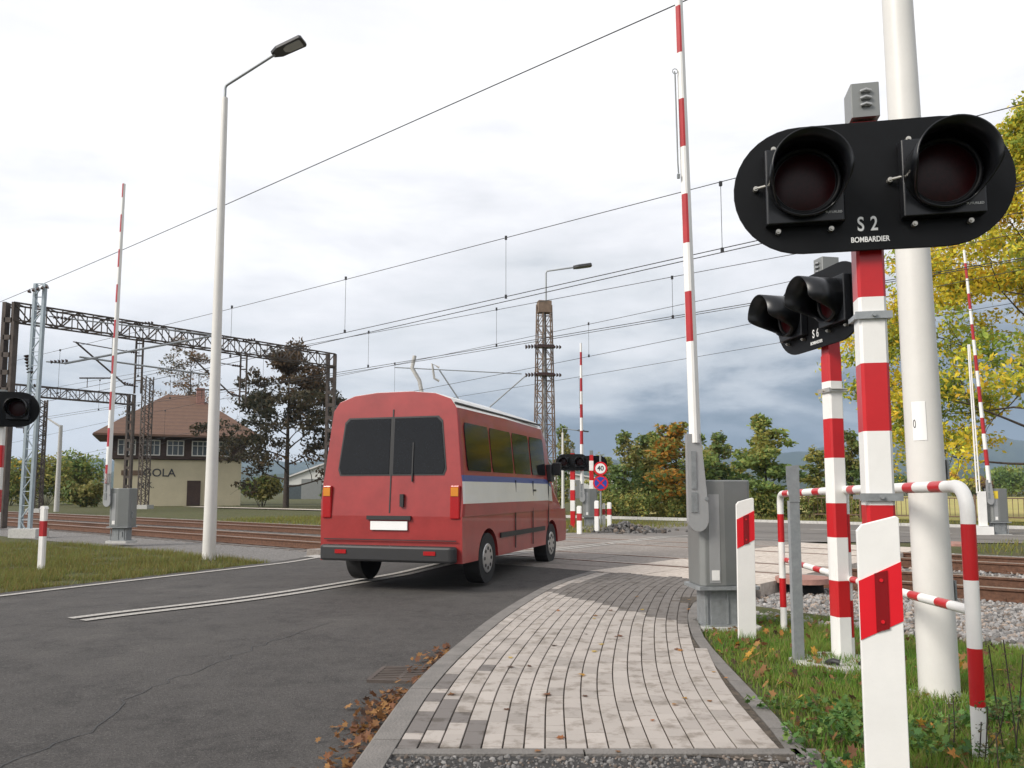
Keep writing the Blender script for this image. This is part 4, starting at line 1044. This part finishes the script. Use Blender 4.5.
# side windows follow the sloping side
def side_x(z): return float(np.interp(z, [1.44, 2.18], [.975, .90]))*1.018+.008
for sx in (1, -1):
    for y0, y1 in ((.22, 1.12), (1.18, 2.12), (2.18, 3.02), (3.10, 3.90)):
        P = [(y0+.03,1.50),(y1-.03,1.50),(y1,1.56),(y1,2.06),(y1-.04,2.12),(y0+.04,2.12),(y0,2.06),(y0,1.56)]
        vs = [(sx*side_x(z), y, z) for y, z in P]+[(sx*(side_x(z)-.03), y, z) for y, z in P]
        MB().add(vs, [tuple(range(8)), tuple(range(15,7,-1))]+[(i,(i+1)%8,8+(i+1)%8,8+i) for i in range(8)]).build('side_window', 'carglass', BUS, tri=False)
    mb = MB(); mb.box((sx*1.0, 4.15, 1.55), (.10, .22, .30)); mb.box((sx*1.12, 4.15, 1.62), (.16,.06,.22)); mb.build('wing_mirror', 'carblack', BUS, .02)
    MB().box((sx*1.008, 3.15, 1.25), (.02, .16, .03)).build('door_handle', 'carblack', BUS)
    mb = MB()
    for y in (2.15, 3.06, 4.0): mb.box((sx*1.012, y, .9), (.012, .012, 1.0))
    mb.box((sx*1.008, 2.6, .62), (.03, 2.3, .07)); mb.build('door_seam', 'carblack', BUS)
    t_ = MB().box((sx*.905, .025, 1.10), (.13, .09, .42), rot=None).build('tail_light', 'taillight', BUS, .015); MB().box((sx*.905, -.022, 1.23), (.10,.012,.11)).build('indicator', 'amber', t_)
    for yc in (4.25, .98):
        w_ = MB(); w_.tube((sx*.76,yc,.34),(sx*.985,yc,.34),.335,seg=28); wh = w_.build('wheel', 'cartyre', BUS, .02)
        mb = MB(); mb.tube((sx*.98,yc,.34),(sx*.992,yc,.34),.20,.19,seg=24)
        for k in range(8): a = k*PI/4; mb.tube((sx*.985,yc+.13*math.cos(a),.34+.13*math.sin(a)),(sx*.997,yc+.13*math.cos(a),.34+.13*math.sin(a)),.025,seg=8,mi=1)
        mb.build('rim', ['chrome', 'carblack'], wh)
mb = MB(); P = [(-.72,1.46),(.72,1.46),(.76,1.52),(.70,2.14),(.64,2.2),(-.64,2.2),(-.70,2.14),(-.76,1.52)]
vs = [(x, .10*(z-.92)/1.6-.006, z) for x, z in P]+[(x, .10*(z-.92)/1.6+.02, z) for x, z in P]
for a_, b_ in ((-1, -.03), (.03, 1)):
    hw = [(.04*(1 if a_ < 0 else 1), z) for z in (1.48, 2.16)]
    Q = [(-.72,1.46),(-.03,1.46),(-.03,2.18),(-.62,2.18),(-.68,2.12),(-.75,1.54)]
    if a_ > 0: Q = [(-x, z) for x, z in Q]
    for nm_, gr, dy, mt in (('window_seal', .022, .0, 'carblack'), ('rear_window', 0, -.007, 'carglass')):
        cx_ = sum(x for x, z in Q)/6; cz_ = sum(z for x, z in Q)/6
        Q2 = [(x+gr*(1 if x > cx_ else -1), z+gr*(1 if z > cz_ else -1)) for x, z in Q]
        vs = [(x, .10*(z-.92)/1.6-.006+dy, z) for x, z in Q2]+[(x, .10*(z-.92)/1.6+.02, z) for x, z in Q2]
        MB().add(vs, [tuple(range(6)), tuple(range(11,5,-1))]+[(i,(i+1)%6,6+(i+1)%6,6+i) for i in range(6)]).build(nm_, mt, BUS)
mb = MB(); mb.prism([(-.004,.96),(.078,2.30),(.11,2.30),(.02,.96)], -.008, .008, 'x'); mb.build('door_split', 'carblack', BUS)
MB().box((0,-.05,.45), (1.9,.16,.2), bev=.05).build('rear_bumper', 'carblack', BUS, .03)
MB().box((0,-.012,.80), (.52,.015,.11)).build('number_plate', 'text', BUS)
MB().box((.18,-.01,1.12), (.05,.04,.16)).build('door_handle', 'carblack', BUS)
MB().prism([(.0,1.36),(.035,1.86),(.05,1.86),(.03,1.36)], .30, .315, 'x').build('wiper', 'carblack', BUS)
MB().box((0,-.02,.90), (.62,.03,.05)).build('plate_lamp', 'carblack', BUS)
for sx in (-1, 1): MB().box((sx*.62,-.134,.47), (.16,.012,.05)).build('reflector', 'taillight', BUS)
MB().box((0,-.02,.62), (1.86,.012,.012)).build('tailgate_seam', 'carblack', BUS)
for sx in (-1, 1): MB().tube((sx*.86,.1,2.36),(sx*.88,3.9,2.37),.018,seg=6).build('roof_gutter', 'carblack', BUS)
MB().box((0,.13,2.44), (.36,.05,.04)).build('brake_light', 'taillight', BUS)
MB().add([(-.78,4.10,2.35),(.78,4.10,2.35),(.86,4.74,1.46),(-.86,4.74,1.46)], [(0,1,2,3)]).build('windscreen', 'carglass', BUS).location = (0, .03, .03)
# ------------------------------------------------------------------ signal box building
def window(parent, o, ux, uz, w, h, nout, panes=2):
    """o centre; ux unit along wall; nout outward"""
    o, ux, nout = Vector(o), Vector(ux), Vector(nout); R = Matrix((ux, -nout, Vector((0,0,1)))).transposed()
    f = MB(); t = .09
    for x in (-w/2, w/2): f.box(o+ux*x+nout*.03, (t, .08, h), rot=R)
    for z in (-h/2, h/2): f.box(o+Vector((0,0,z))+nout*.032, (w+t, .085, t), rot=R)
    for k in range(1, panes): f.box(o+ux*(-w/2+w*k/panes)+nout*.028, (t*.7,.07,h), rot=R)
    f.box(o+Vector((0,0,h*.18))+nout*.026, (w,.06,t*.6), rot=R)
    fr = f.build('window', 'winwhite', parent); MB().box(o+nout*.012, (w,.02,h), rot=R).build('pane', 'winglass', fr); return fr
Yh = 70; q = W(163, 498, Yh)
HB = thing('signal_box', 'two storey railway signal box with a brown hipped roof, left background', 'signal box', (q.x, Yh+3, -.1), math.radians(24))
zf, ze, zr_ = zat(459, Yh), zat(436, Yh), zat(394, Yh+3)
MB().box((0,0,zf/2), (10.2, 7.4, zf)).build('lower_wall', 'cream', HB)
MB().box((0,0,(zf+ze)/2+.05), (10.7, 7.9, ze-zf)).build('upper_wall', 'darkwood', HB)
e, f = 6.7, 5.2; mb = MB(); vs = [(-e,-f,ze-.1),(e,-f,ze-.1),(e,f,ze-.1),(-e,f,ze-.1),(-e,-f,ze+.08),(e,-f,ze+.08),(e,f,ze+.08),(-e,f,ze+.08),(-1.2,0,zr_),(1.2,0,zr_)]
mb.add(vs, [(0,3,2,1),(0,1,5,4),(1,2,6,5),(2,3,7,6),(3,0,4,7),(4,5,9,8),(5,6,9),(6,7,8,9),(7,4,8)]); rf = mb.build('roof', 'rooftile', HB)
MB().box((1.6,-.9,zr_-.4), (.7,.6,2.0)).build('chimney', 'ringred', rf)
MB().box((-e,0,ze-.05),(.12,2*f,.12)).build('gutter', 'oldsteel', rf)
for x in (-4.2, -2.3, -.4, 1.6, 3.4): window(HB, (x,-3.95,(zf+ze)/2+.0), (1,0,0), 0, 1.3, 1.25, (0,-1,0), 3)
for y in (-2.4, 0, 2.4): window(HB, (-5.35,y,(zf+ze)/2), (0,-1,0), 0, 1.1, 1.25, (-1,0,0), 2)
MB().box((1.2,-3.74,1.1),(1.1,.08,2.2)).build('door', 'darkwood', HB)
MB().box((-3.7,-3.72,zf-1.15), (1.7,.05,.42)).build('sign_plate', 'fencebrown', HB)
text('GOLA', .95, 'textdark', HB, (-1.6,-3.73,zf-1.15), bold=.01); text('N.K.', .7, 'textdark', HB, (-2.6,-3.73,zf-2.2))
# warehouses
def hall(label, px, Y, wid, dep, eave_py, ridge_py, rz=0, dark=True):
    q = W(px, 495, Y); t = thing('warehouse', label, 'warehouse', (q.x, Y+dep/2, -.1), rz)
    ze, zr2 = zat(eave_py, Y), zat(ridge_py, Y); w, d = wid/2, dep/2
    MB().prism([(-w,0),(w,0),(w,ze),(0,zr2-.15),(-w,ze)], -d, d, 'y').build('wall', 'hall', t)
    mb = MB()
    for s_ in (-1, 1): mb.prism([(0,zr2-.1),(s_*(w+.4),ze-.2),(s_*(w+.4),ze+.05),(0,zr2+.15)], -d-.4, d+.4, 'y')
    mb.build('roof', 'hallroof', t)
    MB().box((0,-d-.03,ze*.35), (wid*.995,.06,ze*.7)).build('plinth', 'winglass', t)
    mb = MB(); 
    for k in (-.5, .5): MB().box((k*w,-d-.08,1.6),(3.2,.05,3.2)).build('gate', 'greycab', t)
    return t
hall('pale gabled warehouse at the left, partly behind the autumn tree', 338, 128, 17, 30, 478, 458)
hall('long pale gabled warehouse behind the minibus', 505, 140, 46, 30, 485, 461)
Yq = 64; q = W(404, 503, Yq); t = thing('kiosk_building', 'small pale flat roofed building with a dark sign, beyond the tracks', 'building', (q.x, Yq, -.1), math.radians(12))
MB().box((0,0,1.5),(3.8,3.2,3.0)).build('wall', 'hall', t); MB().box((0,0,3.08),(4.1,3.5,.16)).build('roof', 'greycab', t); MB().box((-.7,-1.63,2.1),(1.3,.05,.24)).build('sign_plate', 'fencebrown', t); MB().box((.9,-1.62,1.0),(.9,.05,2.0)).build('door', 'greylight', t)
# ------------------------------------------------------------------ vegetation
def crown_arrays(lobes, n, size, pal, clump=.9):
    """lobes: (cx,cy,cz,rx,ry,rz)"""
    lob = np.array(lobes, float); w = lob[:,3]*lob[:,4]*lob[:,5]; w = (w**.7)/np.sum(w**.7)
    idx = RNG.choice(len(lob), n, p=w); L = lob[idx]
    d = RNG.normal(size=(n,3)); d /= np.linalg.norm(d, axis=1)[:,None]; r = RNG.uniform(.25, 1.0, n)**.55
    P = L[:,:3]+d*r[:,None]*L[:,3:6]*RNG.uniform(.85,1.12,(n,1))
    # drop leaves in random gaps
    g = np.sin(P[:,0]*2.3+1.1)*np.sin(P[:,1]*2.1+.4)*np.sin(P[:,2]*2.7+2)
    P = P[(g > -.30) | (RNG.random(n) < .35)]; n = len(P)
    u = RNG.normal(size=(n,3)); u /= np.linalg.norm(u, axis=1)[:,None]; v = np.cross(u, RNG.normal(size=(n,3))); v /= np.linalg.norm(v, axis=1)[:,None]
    s = size*RNG.uniform(.55,1.25,(n,1)); V = np.stack([P-u*s, P-v*s*.5, P+u*s, P+v*s*.5], 1).reshape(-1,3)
    pal = np.array(pal); cl = (np.sin(P[:,0]*1.7/clump+.7)+np.sin(P[:,1]*1.9/clump+1.9)+np.sin(P[:,2]*1.8/clump))/6+.5
    k = np.clip((cl+RNG.normal(0,.16,n))*len(pal), 0, len(pal)-1).astype(int); C = np.minimum(pal[k]*RNG.uniform(1.05,1.65,(n,1)), .8)
    return V, np.arange(n*4).reshape(-1,4), np.repeat(C, 4, 0)
GREEN = [(.08,.13,.04),(.11,.17,.05),(.15,.21,.06),(.20,.25,.065),(.28,.26,.07)]
DARKG = [(.06,.10,.035),(.085,.13,.045),(.11,.16,.05),(.15,.19,.06),(.22,.20,.065)]
ORNG = [(.08,.11,.03),(.16,.17,.04),(.42,.26,.04),(.60,.27,.03),(.62,.22,.03)]
OLIVE = [(.13,.17,.05),(.18,.21,.06),(.24,.25,.07),(.32,.28,.08),(.16,.20,.06)]
YELL = [(.30,.22,.04),(.48,.32,.05),(.58,.32,.04),(.2,.2,.05)]
def young(name, H, Wd, pal, n=4200, size=.13, seed=0, orange=None):
    rnd = random.Random(seed); lobes = []
    for k in range(34):
        f = (k/33)**.9; z = H*(.08+.87*f); w = Wd/2*(1.0-.70*f**2.2)*(.62+.38*min(1, f*3+.2)); a = rnd.uniform(0, 2*PI); o_ = w*rnd.uniform(.15,1.0)
        q_ = rnd.uniform(.24,.52); lobes.append((o_*math.cos(a), o_*math.sin(a), z+rnd.uniform(-.2,.2), w*q_+.12, w*q_+.12, H*rnd.uniform(.04,.085)))
    t = thing(name, None, None); V, Fa, C = crown_arrays(lobes, n, size, pal)
    if orange is not None:
        m = (V[:,0] < orange[0]) & (V[:,2] > H*orange[1]); q = RNG.random(len(V)//4).repeat(4) < .7; oc = np.array([(.24,.20,.05),(.40,.26,.05),(.55,.28,.04),(.50,.22,.04)])[RNG.integers(0,4,len(V)//4)].repeat(4,0)
        C = np.where((m&q)[:,None], oc*.9, C)
    arrays_mesh('crown', V, Fa, 4, ['leafattr'], C, t)
    mb = MB(); mb.path([(0,0,-.1),(rnd.uniform(-.05,.05),0,H*.4),(rnd.uniform(-.1,.1),0,H*.9)], lambda l: .06*(1-l/H*.8), 7)
    for l in lobes[2:]: mb.tube((0,0,l[2]-.35), (l[0]*1.3,l[1]*1.3,l[2]+.1), .022, .008, seg=5)
    mb.build('trunk', 'bark', t); return t
protos = {}
def put_tree(kind, label, px, Y, top, group, rz=None, wscale=1.0):
    q = W(px, 500, Y); H = zat(top, Y)+.1; first = kind not in protos
    if first: protos[kind] = MAKE[kind]()
    t = protos[kind] if first else copy_tree(protos[kind])
    tag(t, label, 'tree', group); t.location = (q.x, Y, -.12); t.rotation_euler = (0,0, rz if rz is not None else random.uniform(0,6)); k = H/5.5; t.scale = (k*wscale*1.22, k*wscale*1.22, k); return t
MAKE = {'green': lambda: young('young_tree', 5.5, 2.9, GREEN, 5200, seed=1), 'dark': lambda: young('young_tree', 5.5, 2.3, DARKG, 4000, seed=2),
        'orange': lambda: young('maple_tree', 5.5, 3.0, GREEN, 5200, seed=3, orange=(.35,.12)), 'olive': lambda: young('young_tree', 5.5, 2.5, OLIVE, 3600, seed=4), 'sparse': lambda: young('young_tree', 5.5, 2.0, DARKG, 2600, seed=5)}
TG = 'young trees in a row beyond the side road'
for k, lab, px, Y, top, rz, ws in (
  ('sparse','thin sparse young tree just right of the road sign',624,40,430,None,1.1), ('dark','slim dark young tree left of the orange tree',645,42,435,None,1.0),
  ('orange','young maple with a bright orange left side behind the raised barrier',676,39,418,0,1.25), ('dark','narrow young tree seen just right of the barrier arm',718,41,432,None,1.05),
  ('green','largest bushy green young tree, behind the cabinet',767,39,412,None,1.0), ('olive','low olive young tree left of the S 6 post',818,42,448,None,1.1),
  ('dark','dark young tree between the S 6 post and the near signal post',853,41,430,None,1.0), ('olive','short yellowish young tree between two green ones, behind the cabinet',739,46,462,None,1.3),
  ('olive','short olive young tree low between the sign and the orange tree',604,47,455,None,1.2), ('green','half hidden green young tree left of the orange tree',657,44,430,None,.9),
  ('green','green young tree directly behind the barrier arm, right of the orange tree',698,43,430,None,.8)):
    put_tree(k, lab, px, Y, top, TG, rz, ws)
put_tree('sparse', 'tall narrow poplar like tree between lattice tower and far barrier', 563, 52, 424, None, None, .75)
put_tree('olive', 'small distant tree poking over the warehouse roof near the slim street lamp', 427, 110, 452, None)
put_tree('olive', 'low distant autumn tree beside the slim street lamp, over the warehouse', 455, 105, 460, None)
def bush(label, px, Y, top, wpx, pal, n=2200, size=.12, group='wild bushes along the side road', bottom=0):
    q = W(px, 500, Y); H = zat(top, Y)+.12; R = wpx*Y/F/2; t = thing('bush', label, 'bush', (q.x, Y, -.12), 0, group); lobes = []
    for k in range(9):
        a = random.uniform(0, 2*PI); f = random.uniform(0,.7); lobes.append((R*f*math.cos(a), R*.7*f*math.sin(a), H*random.uniform(.25,.66), R*random.uniform(.3,.5), R*.4, H*random.uniform(.22,.36)))
    V, Fa, C = crown_arrays(lobes, n, size, pal, 1.6); arrays_mesh('foliage', V, Fa, 4, ['leafattr'], C, t)
    mb = MB()
    for l in lobes: mb.tube((l[0]*.2,l[1]*.2,0), (l[0],l[1],l[2]), .03, .012, seg=5)
    mb.build('stem', 'bark', t); return t
for lab, px, top, w in (('weedy bush at the left end of the row, below the road sign',612,492,34),('low bush under the slim dark tree',640,485,40),('low bush under the orange tree',674,488,44),
    ('tangled bush seen left of the cabinet',700,487,40),('low bush under the largest green tree',760,488,46),('tangled bush between plank marker and grey post',788,486,40),('low bush left of the S 6 post',822,485,42),('low bush right of the S 6 post',862,484,44)):
    bush(lab, px, 38.2, top, w*1.15, OLIVE, 1900, .09)
BG = 'rounded bushes in the far right background'
for lab, px, Y, top, w, pal in (('green rounded bush left of the thick pole',880,170,470,44,GREEN),('small yellow tree far behind the railing bend',957,180,466,22,YELL),('olive bush left of the right barrier',968,185,478,40,OLIVE),
    ('large green bush right of the far right barrier',1010,175,462,70,GREEN),('reddish brown bush in front of the large green bush',985,190,474,50,[(.2,.13,.06),(.16,.12,.05)]),('dark bush in the middle distance behind the near signal post',905,200,472,60,DARKG),('wide olive bush low on the right edge',1045,180,468,70,OLIVE)):
    bush(lab, px, Y, top, w, pal, 3000, .42, BG)
BL = 'bushes on the far left beyond the tracks'
for lab, px, Y, top, w, pal in (('golden bush at the far left edge',8,72,452,56,YELL+OLIVE),('green bush behind the blue grey mast',45,76,448,60,OLIVE),('tall green bush left of the signal box',78,80,444,56,GREEN),('dark low bush in front of the signal box corner',84,64,480,40,DARKG),
    ('dark hedge like bush right of the signal box',262,66,474,60,DARKG),('low dark bush beyond the tracks left of the kiosk',345,70,478,90,DARKG),('dark bush right of the kiosk',455,70,474,70,DARKG),('ragged bush left of the lattice tower',512,60,480,60,OLIVE)):
    bush(lab, px, Y, top, w, pal, 3400, .2, BL)
# larger trees with real limbs
def big_tree(name, label, base, H, R, pal, seed, nclump, per, size, z_low=.12, cl=.75, trunk=.28, group=None, gap=.4, lean=(0,0)):
    rnd = random.Random(seed); t = thing(name, label, 'tree', base, 0, group); mb = MB(); tips = []
    mb.path([(0,0,-.2),(lean[0]*.3,lean[1]*.3,H*.3),(lean[0]*.7,lean[1]*.7,H*.62),(lean[0],lean[1],H*.93)], lambda l: max(.03, trunk*(1-l/(H*1.02))), 9)
    def branch(p, d, L, r, dep):
        pts = [p]; q = p
        for k in range(4):
            d = (d+Vector((rnd.gauss(0,.16), rnd.gauss(0,.16), rnd.gauss(.02,.12)))).normalized(); q = q+d*(L/4); pts.append(q)
            if dep < 2 and k >= 1 or dep == 2 and k >= 3:
                if dep < 2:
                    for _ in range(2 if dep == 0 else 1+(rnd.random() < .5)):
                        nd = (d*.6+Vector((rnd.gauss(0,.6), rnd.gauss(0,.6), rnd.gauss(.1,.4)))).normalized(); branch(q, nd, L*rnd.uniform(.38,.6), r*.5, dep+1)
            if dep >= 1: tips.append(q+Vector((rnd.gauss(0,.2), rnd.gauss(0,.2), rnd.gauss(0,.2))))
        mb.path(pts, lambda l: max(.008, r*(1-.8*l/L)), 6 if dep == 0 else 4)
    nl = 21 if H > 15 else 17
    for k in range(nl):
        f = (k/(nl-1))**(1.25 if H > 15 else 1); z = H*(.14+.78*f); a = k*2.4+rnd.uniform(-.3,.3); L = R*(1-.62*max(0, f-.25)/.75)*rnd.uniform(.75,1.1)
        branch(Vector((lean[0]*z/H, lean[1]*z/H, z)), Vector((math.cos(a), math.sin(a), .12+.75*f)).normalized(), L, trunk*.32*(1-.6*f), 0)
    mb.build('trunk', 'bark', t)
    rnd.shuffle(tips); tips = tips[:nclump]
    lobes = [(p.x, p.y, max(p.z, H*z_low), rnd.uniform(.6,1.2)*cl, rnd.uniform(.6,1.2)*cl, rnd.uniform(.35,.7)*cl) for p in tips]
    V, Fa, C = crown_arrays(lobes, len(lobes)*per, size, pal, 2.6); arrays_mesh('crown', V, Fa, 4, ['leafattr'], C, t); return t
q = W(1012, 500, 34)
big_tree('maple_tree', 'large maple with yellow and green autumn leaves at the right edge', (q.x+1.8, 34.5, -.1), 15.4, 6.4, [(.17,.23,.035),(.24,.29,.04),(.34,.34,.04),(.55,.44,.04),(.72,.50,.04),(.66,.40,.035),(.22,.27,.04)], 21, 1500, 58, .12, .12, .80, .20)
q = W(286, 500, 62)
big_tree('dark_tree', 'broad dark autumn tree right of the tall street lamp', (q.x, 62, -.1), zat(358, 62), 4.3, [(.035,.038,.022),(.055,.048,.028),(.07,.058,.033),(.10,.065,.037)], 5, 300, 60, .17, .08, .85, .25)
q = W(186, 500, 88)
big_tree('bare_tree', 'thin half bare tree rising behind the signal box roof', (q.x, 88, -.1), zat(346, 88), 5.0, [(.10,.10,.07),(.15,.12,.08),(.2,.12,.07)], 9, 230, 26, .16, .2, .9, .22)
# twiggy weeds bottom right
t = thing('weed_clump', 'dark twiggy weeds with tiny leaves in the bottom right corner', 'weeds', (0,0,0))
mb = MB(); lob = []
for k in range(46):
    x, y = random.uniform(1.98, 2.75), random.uniform(2.9, 4.0); h = random.uniform(.15,.55)*(1 if x > 2.2 else .6); dx, dy = random.gauss(0,.07), random.gauss(0,.07); p0 = Vector((x,y,vz(x,y)-.02)); p1 = p0+Vector((dx,dy,h))
    mb.path([p0, (p0+p1)/2+Vector((dx*.3,0,0)), p1], lambda l: .0028, 4)
    for j in range(5): f = random.uniform(.25,1); lob.append((*(p0.lerp(p1,f)+Vector((random.gauss(0,.02),random.gauss(0,.02),0))), .035,.035,.03))
mb.build('stems', 'bark', t); V, Fa, C = crown_arrays(lob, 3600, .0085, [(.06,.085,.03),(.11,.13,.04),(.16,.14,.06),(.09,.07,.04)], .1); arrays_mesh('leaves', V, Fa, 4, ['leafattr'], C, t)
# field, fence, hills
A = [sn(s, 39) for s in LS(-220, 24, 12)]; B = [sn(s, 210) for s in LS(-500, 110, 12)]
ruled('field', A, B, lambda x, y: -.07, 'field', 6)
t = thing('field_fence', 'low brown metal bar fence along the edge of the yellow field', 'fence', (0,0,0))
ss = AR(-30, 20, 2.3); 
for s in ss:
    p = sn(s, 38.2, -.15); MB().box((p.x,p.y,.45), (.08,.08,1.2), rot=Matrix.Rotation(TANG,3,'Z')).build('post', 'fencebrown', t)
for a, b in zip(ss, ss[1:]):
    mb = MB(); R = Matrix.Rotation(TANG,3,'Z')
    for z in (.12, .9): mb.box(sn((a+b)/2, 38.2, z), (2.3,.03,.05), rot=R)
    for k in range(1, 12): mb.box(sn(a+(b-a)*k/12, 38.23, .5), (.022,.022,.8), rot=R)
    mb.build('panel', 'fencebrown', t)
def hills(name, Y, prof, depth, seed, base=-6):
    xs = LS(-260, 1300, 150); pr = np.interp(xs, [p[0] for p in prof], [p[1] for p in prof]); vs = []; K = 8
    for i, px in enumerate(xs):
        nn = 1.6*math.sin(px*.11+seed)+1.1*math.sin(px*.27+seed*2)+.7*math.sin(px*.61+seed); py = pr[i]+nn*.6
        for k in range(K+1):
            f = k/K; yy = Y+depth*(f-1); p = W(px, 491, Y); z = (zat(py, Y))*sm(0, 1, f)*(1+.05*math.sin(px*.05*f*9+k)) if f < 1 else zat(py, Y)
            vs.append((p.x*(yy/Y), yy, z if k else base))
        p = W(px, 491, Y+depth); vs.append((p.x, Y+depth, base))
    n = K+2; fs = [(i*n+k, i*n+k+1, (i+1)*n+k+1, (i+1)*n+k) for i in range(len(xs)-1) for k in range(n-1)]
    tag(MB().add(vs, fs, 0, True).build(name, 'hill'), kind='structure')
hills('far_hills', 3200, [(-260,455),(300,462),(480,462),(560,461),(700,459),(790,453),(860,444),(1024,440),(1300,436)], 900, 1)
hills('near_hills', 1500, [(-260,468),(300,474),(450,468),(520,459),(600,461),(660,470),(760,474),(900,472),(960,468),(1024,470),(1300,465)], 500, 4)
# ------------------------------------------------------------------ air, sky, light, render
def haze():
    mb = MB().box((0, 1900, 150), (7600, 4300, 302)); o = mb.build('haze', []); tag(o, kind='stuff')
    m = bpy.data.materials.new('haze'); m.use_nodes = True; nt = m.node_tree; nt.nodes.clear(); out = nt.nodes.new('ShaderNodeOutputMaterial'); v = nt.nodes.new('ShaderNodeVolumePrincipled')
    v.inputs['Color'].default_value = (.58,.76,1,1); v.inputs['Density'].default_value = HAZE; v.inputs['Anisotropy'].default_value = .2
    nt.links.new(v.outputs[0], out.inputs['Volume']); o.data.materials.append(m)
HAZE = .00016
haze()
w = bpy.data.worlds.new('World'); S.world = w; w.use_nodes = True; nt = w.node_tree; bg = nt.nodes['Background']
SUN_EL, SUN_AZ = math.radians(36), math.radians(238)     # azimuth clockwise from +Y
sky = nt.nodes.new('ShaderNodeTexSky'); sky.sky_type = 'NISHITA'; sky.sun_disc = False; sky.sun_elevation = SUN_EL; sky.sun_rotation = SUN_AZ
tc = nt.nodes.new('ShaderNodeTexCoord'); sp = nt.nodes.new('ShaderNodeSeparateXYZ'); nt.links.new(tc.outputs['Generated'], sp.inputs[0])
def mth(op, a, b=None, clamp=False):
    n = nt.nodes.new('ShaderNodeMath'); n.operation = op; n.use_clamp = clamp
    for i, v in enumerate((a, b)):
        if v is None: continue
        if isinstance(v, (int, float)): n.inputs[i].default_value = v
        else: nt.links.new(v, n.inputs[i])
    return n.outputs[0]
mp = nt.nodes.new('ShaderNodeMapping'); mp.inputs['Scale'].default_value = (1.4, 1.4, 5.2); nt.links.new(tc.outputs['Generated'], mp.inputs[0])
n1 = nt.nodes.new('ShaderNodeTexNoise'); n1.inputs['Scale'].default_value = 1.9; n1.inputs['Detail'].default_value = 9; n1.inputs['Roughness'].default_value = .58; n1.inputs['Distortion'].default_value = .25; nt.links.new(mp.outputs[0], n1.inputs['Vector'])
n2 = nt.nodes.new('ShaderNodeTexNoise'); n2.inputs['Scale'].default_value = 5.5; n2.inputs['Detail'].default_value = 8; nt.links.new(mp.outputs[0], n2.inputs['Vector'])
el = mth('ADD', sp.outputs[2], mth('MULTIPLY', mth('SUBTRACT', n1.outputs['Fac'], .5), .62))
el = mth('ADD', el, mth('MULTIPLY', mth('SUBTRACT', n2.outputs['Fac'], .5), .16))
el = mth('SUBTRACT', el, mth('MULTIPLY', sp.outputs[0], .16))
rp = nt.nodes.new('ShaderNodeValToRGB'); cr = rp.color_ramp; nt.links.new(el, rp.inputs[0])
stops = [(0.0, (112,124,136)), (.05, (142,151,162)), (.10, (185,190,196)), (.17, (215,217,220)), (.26, (232,232,235)), (.40, (255,254,254)), (.62, (236,236,240))]
cr.elements[0].position = 0; cr.elements[0].color = (*lin(stops[0][1]), 1); cr.elements[1].position = stops[-1][0]; cr.elements[1].color = (*lin(stops[-1][1]), 1)
for p_, c_ in stops[1:-1]: e_ = cr.elements.new(p_); e_.color = (*lin(c_), 1)
vm = nt.nodes.new('ShaderNodeVectorMath'); vm.operation = 'SCALE'; nt.links.new(rp.outputs[0], vm.inputs[0]); vm.inputs['Scale'].default_value = 8.7
mx = nt.nodes.new('ShaderNodeMix'); mx.data_type = 'RGBA'; mx.inputs[0].default_value = .95; nt.links.new(sky.outputs[0], mx.inputs[6]); nt.links.new(vm.outputs[0], mx.inputs[7])
nt.links.new(mx.outputs[2], bg.inputs[0]); bg.inputs[1].default_value = .1
sl = bpy.data.lights.new('sun', 'SUN'); so = bpy.data.objects.new('sun', sl); COL.objects.link(so); sl.energy = 2.7; sl.angle = math.radians(22); sl.color = (1,.94,.86)
d = Vector((math.sin(SUN_AZ)*math.cos(SUN_EL), math.cos(SUN_AZ)*math.cos(SUN_EL), math.sin(SUN_EL))); so.rotation_euler = d.to_track_quat('Z', 'Y').to_euler()
vs_ = S.view_settings; vs_.view_transform = 'Standard'; vs_.look = 'None'; vs_.exposure = .5; vs_.gamma = 1
S.render.engine = 'CYCLES'
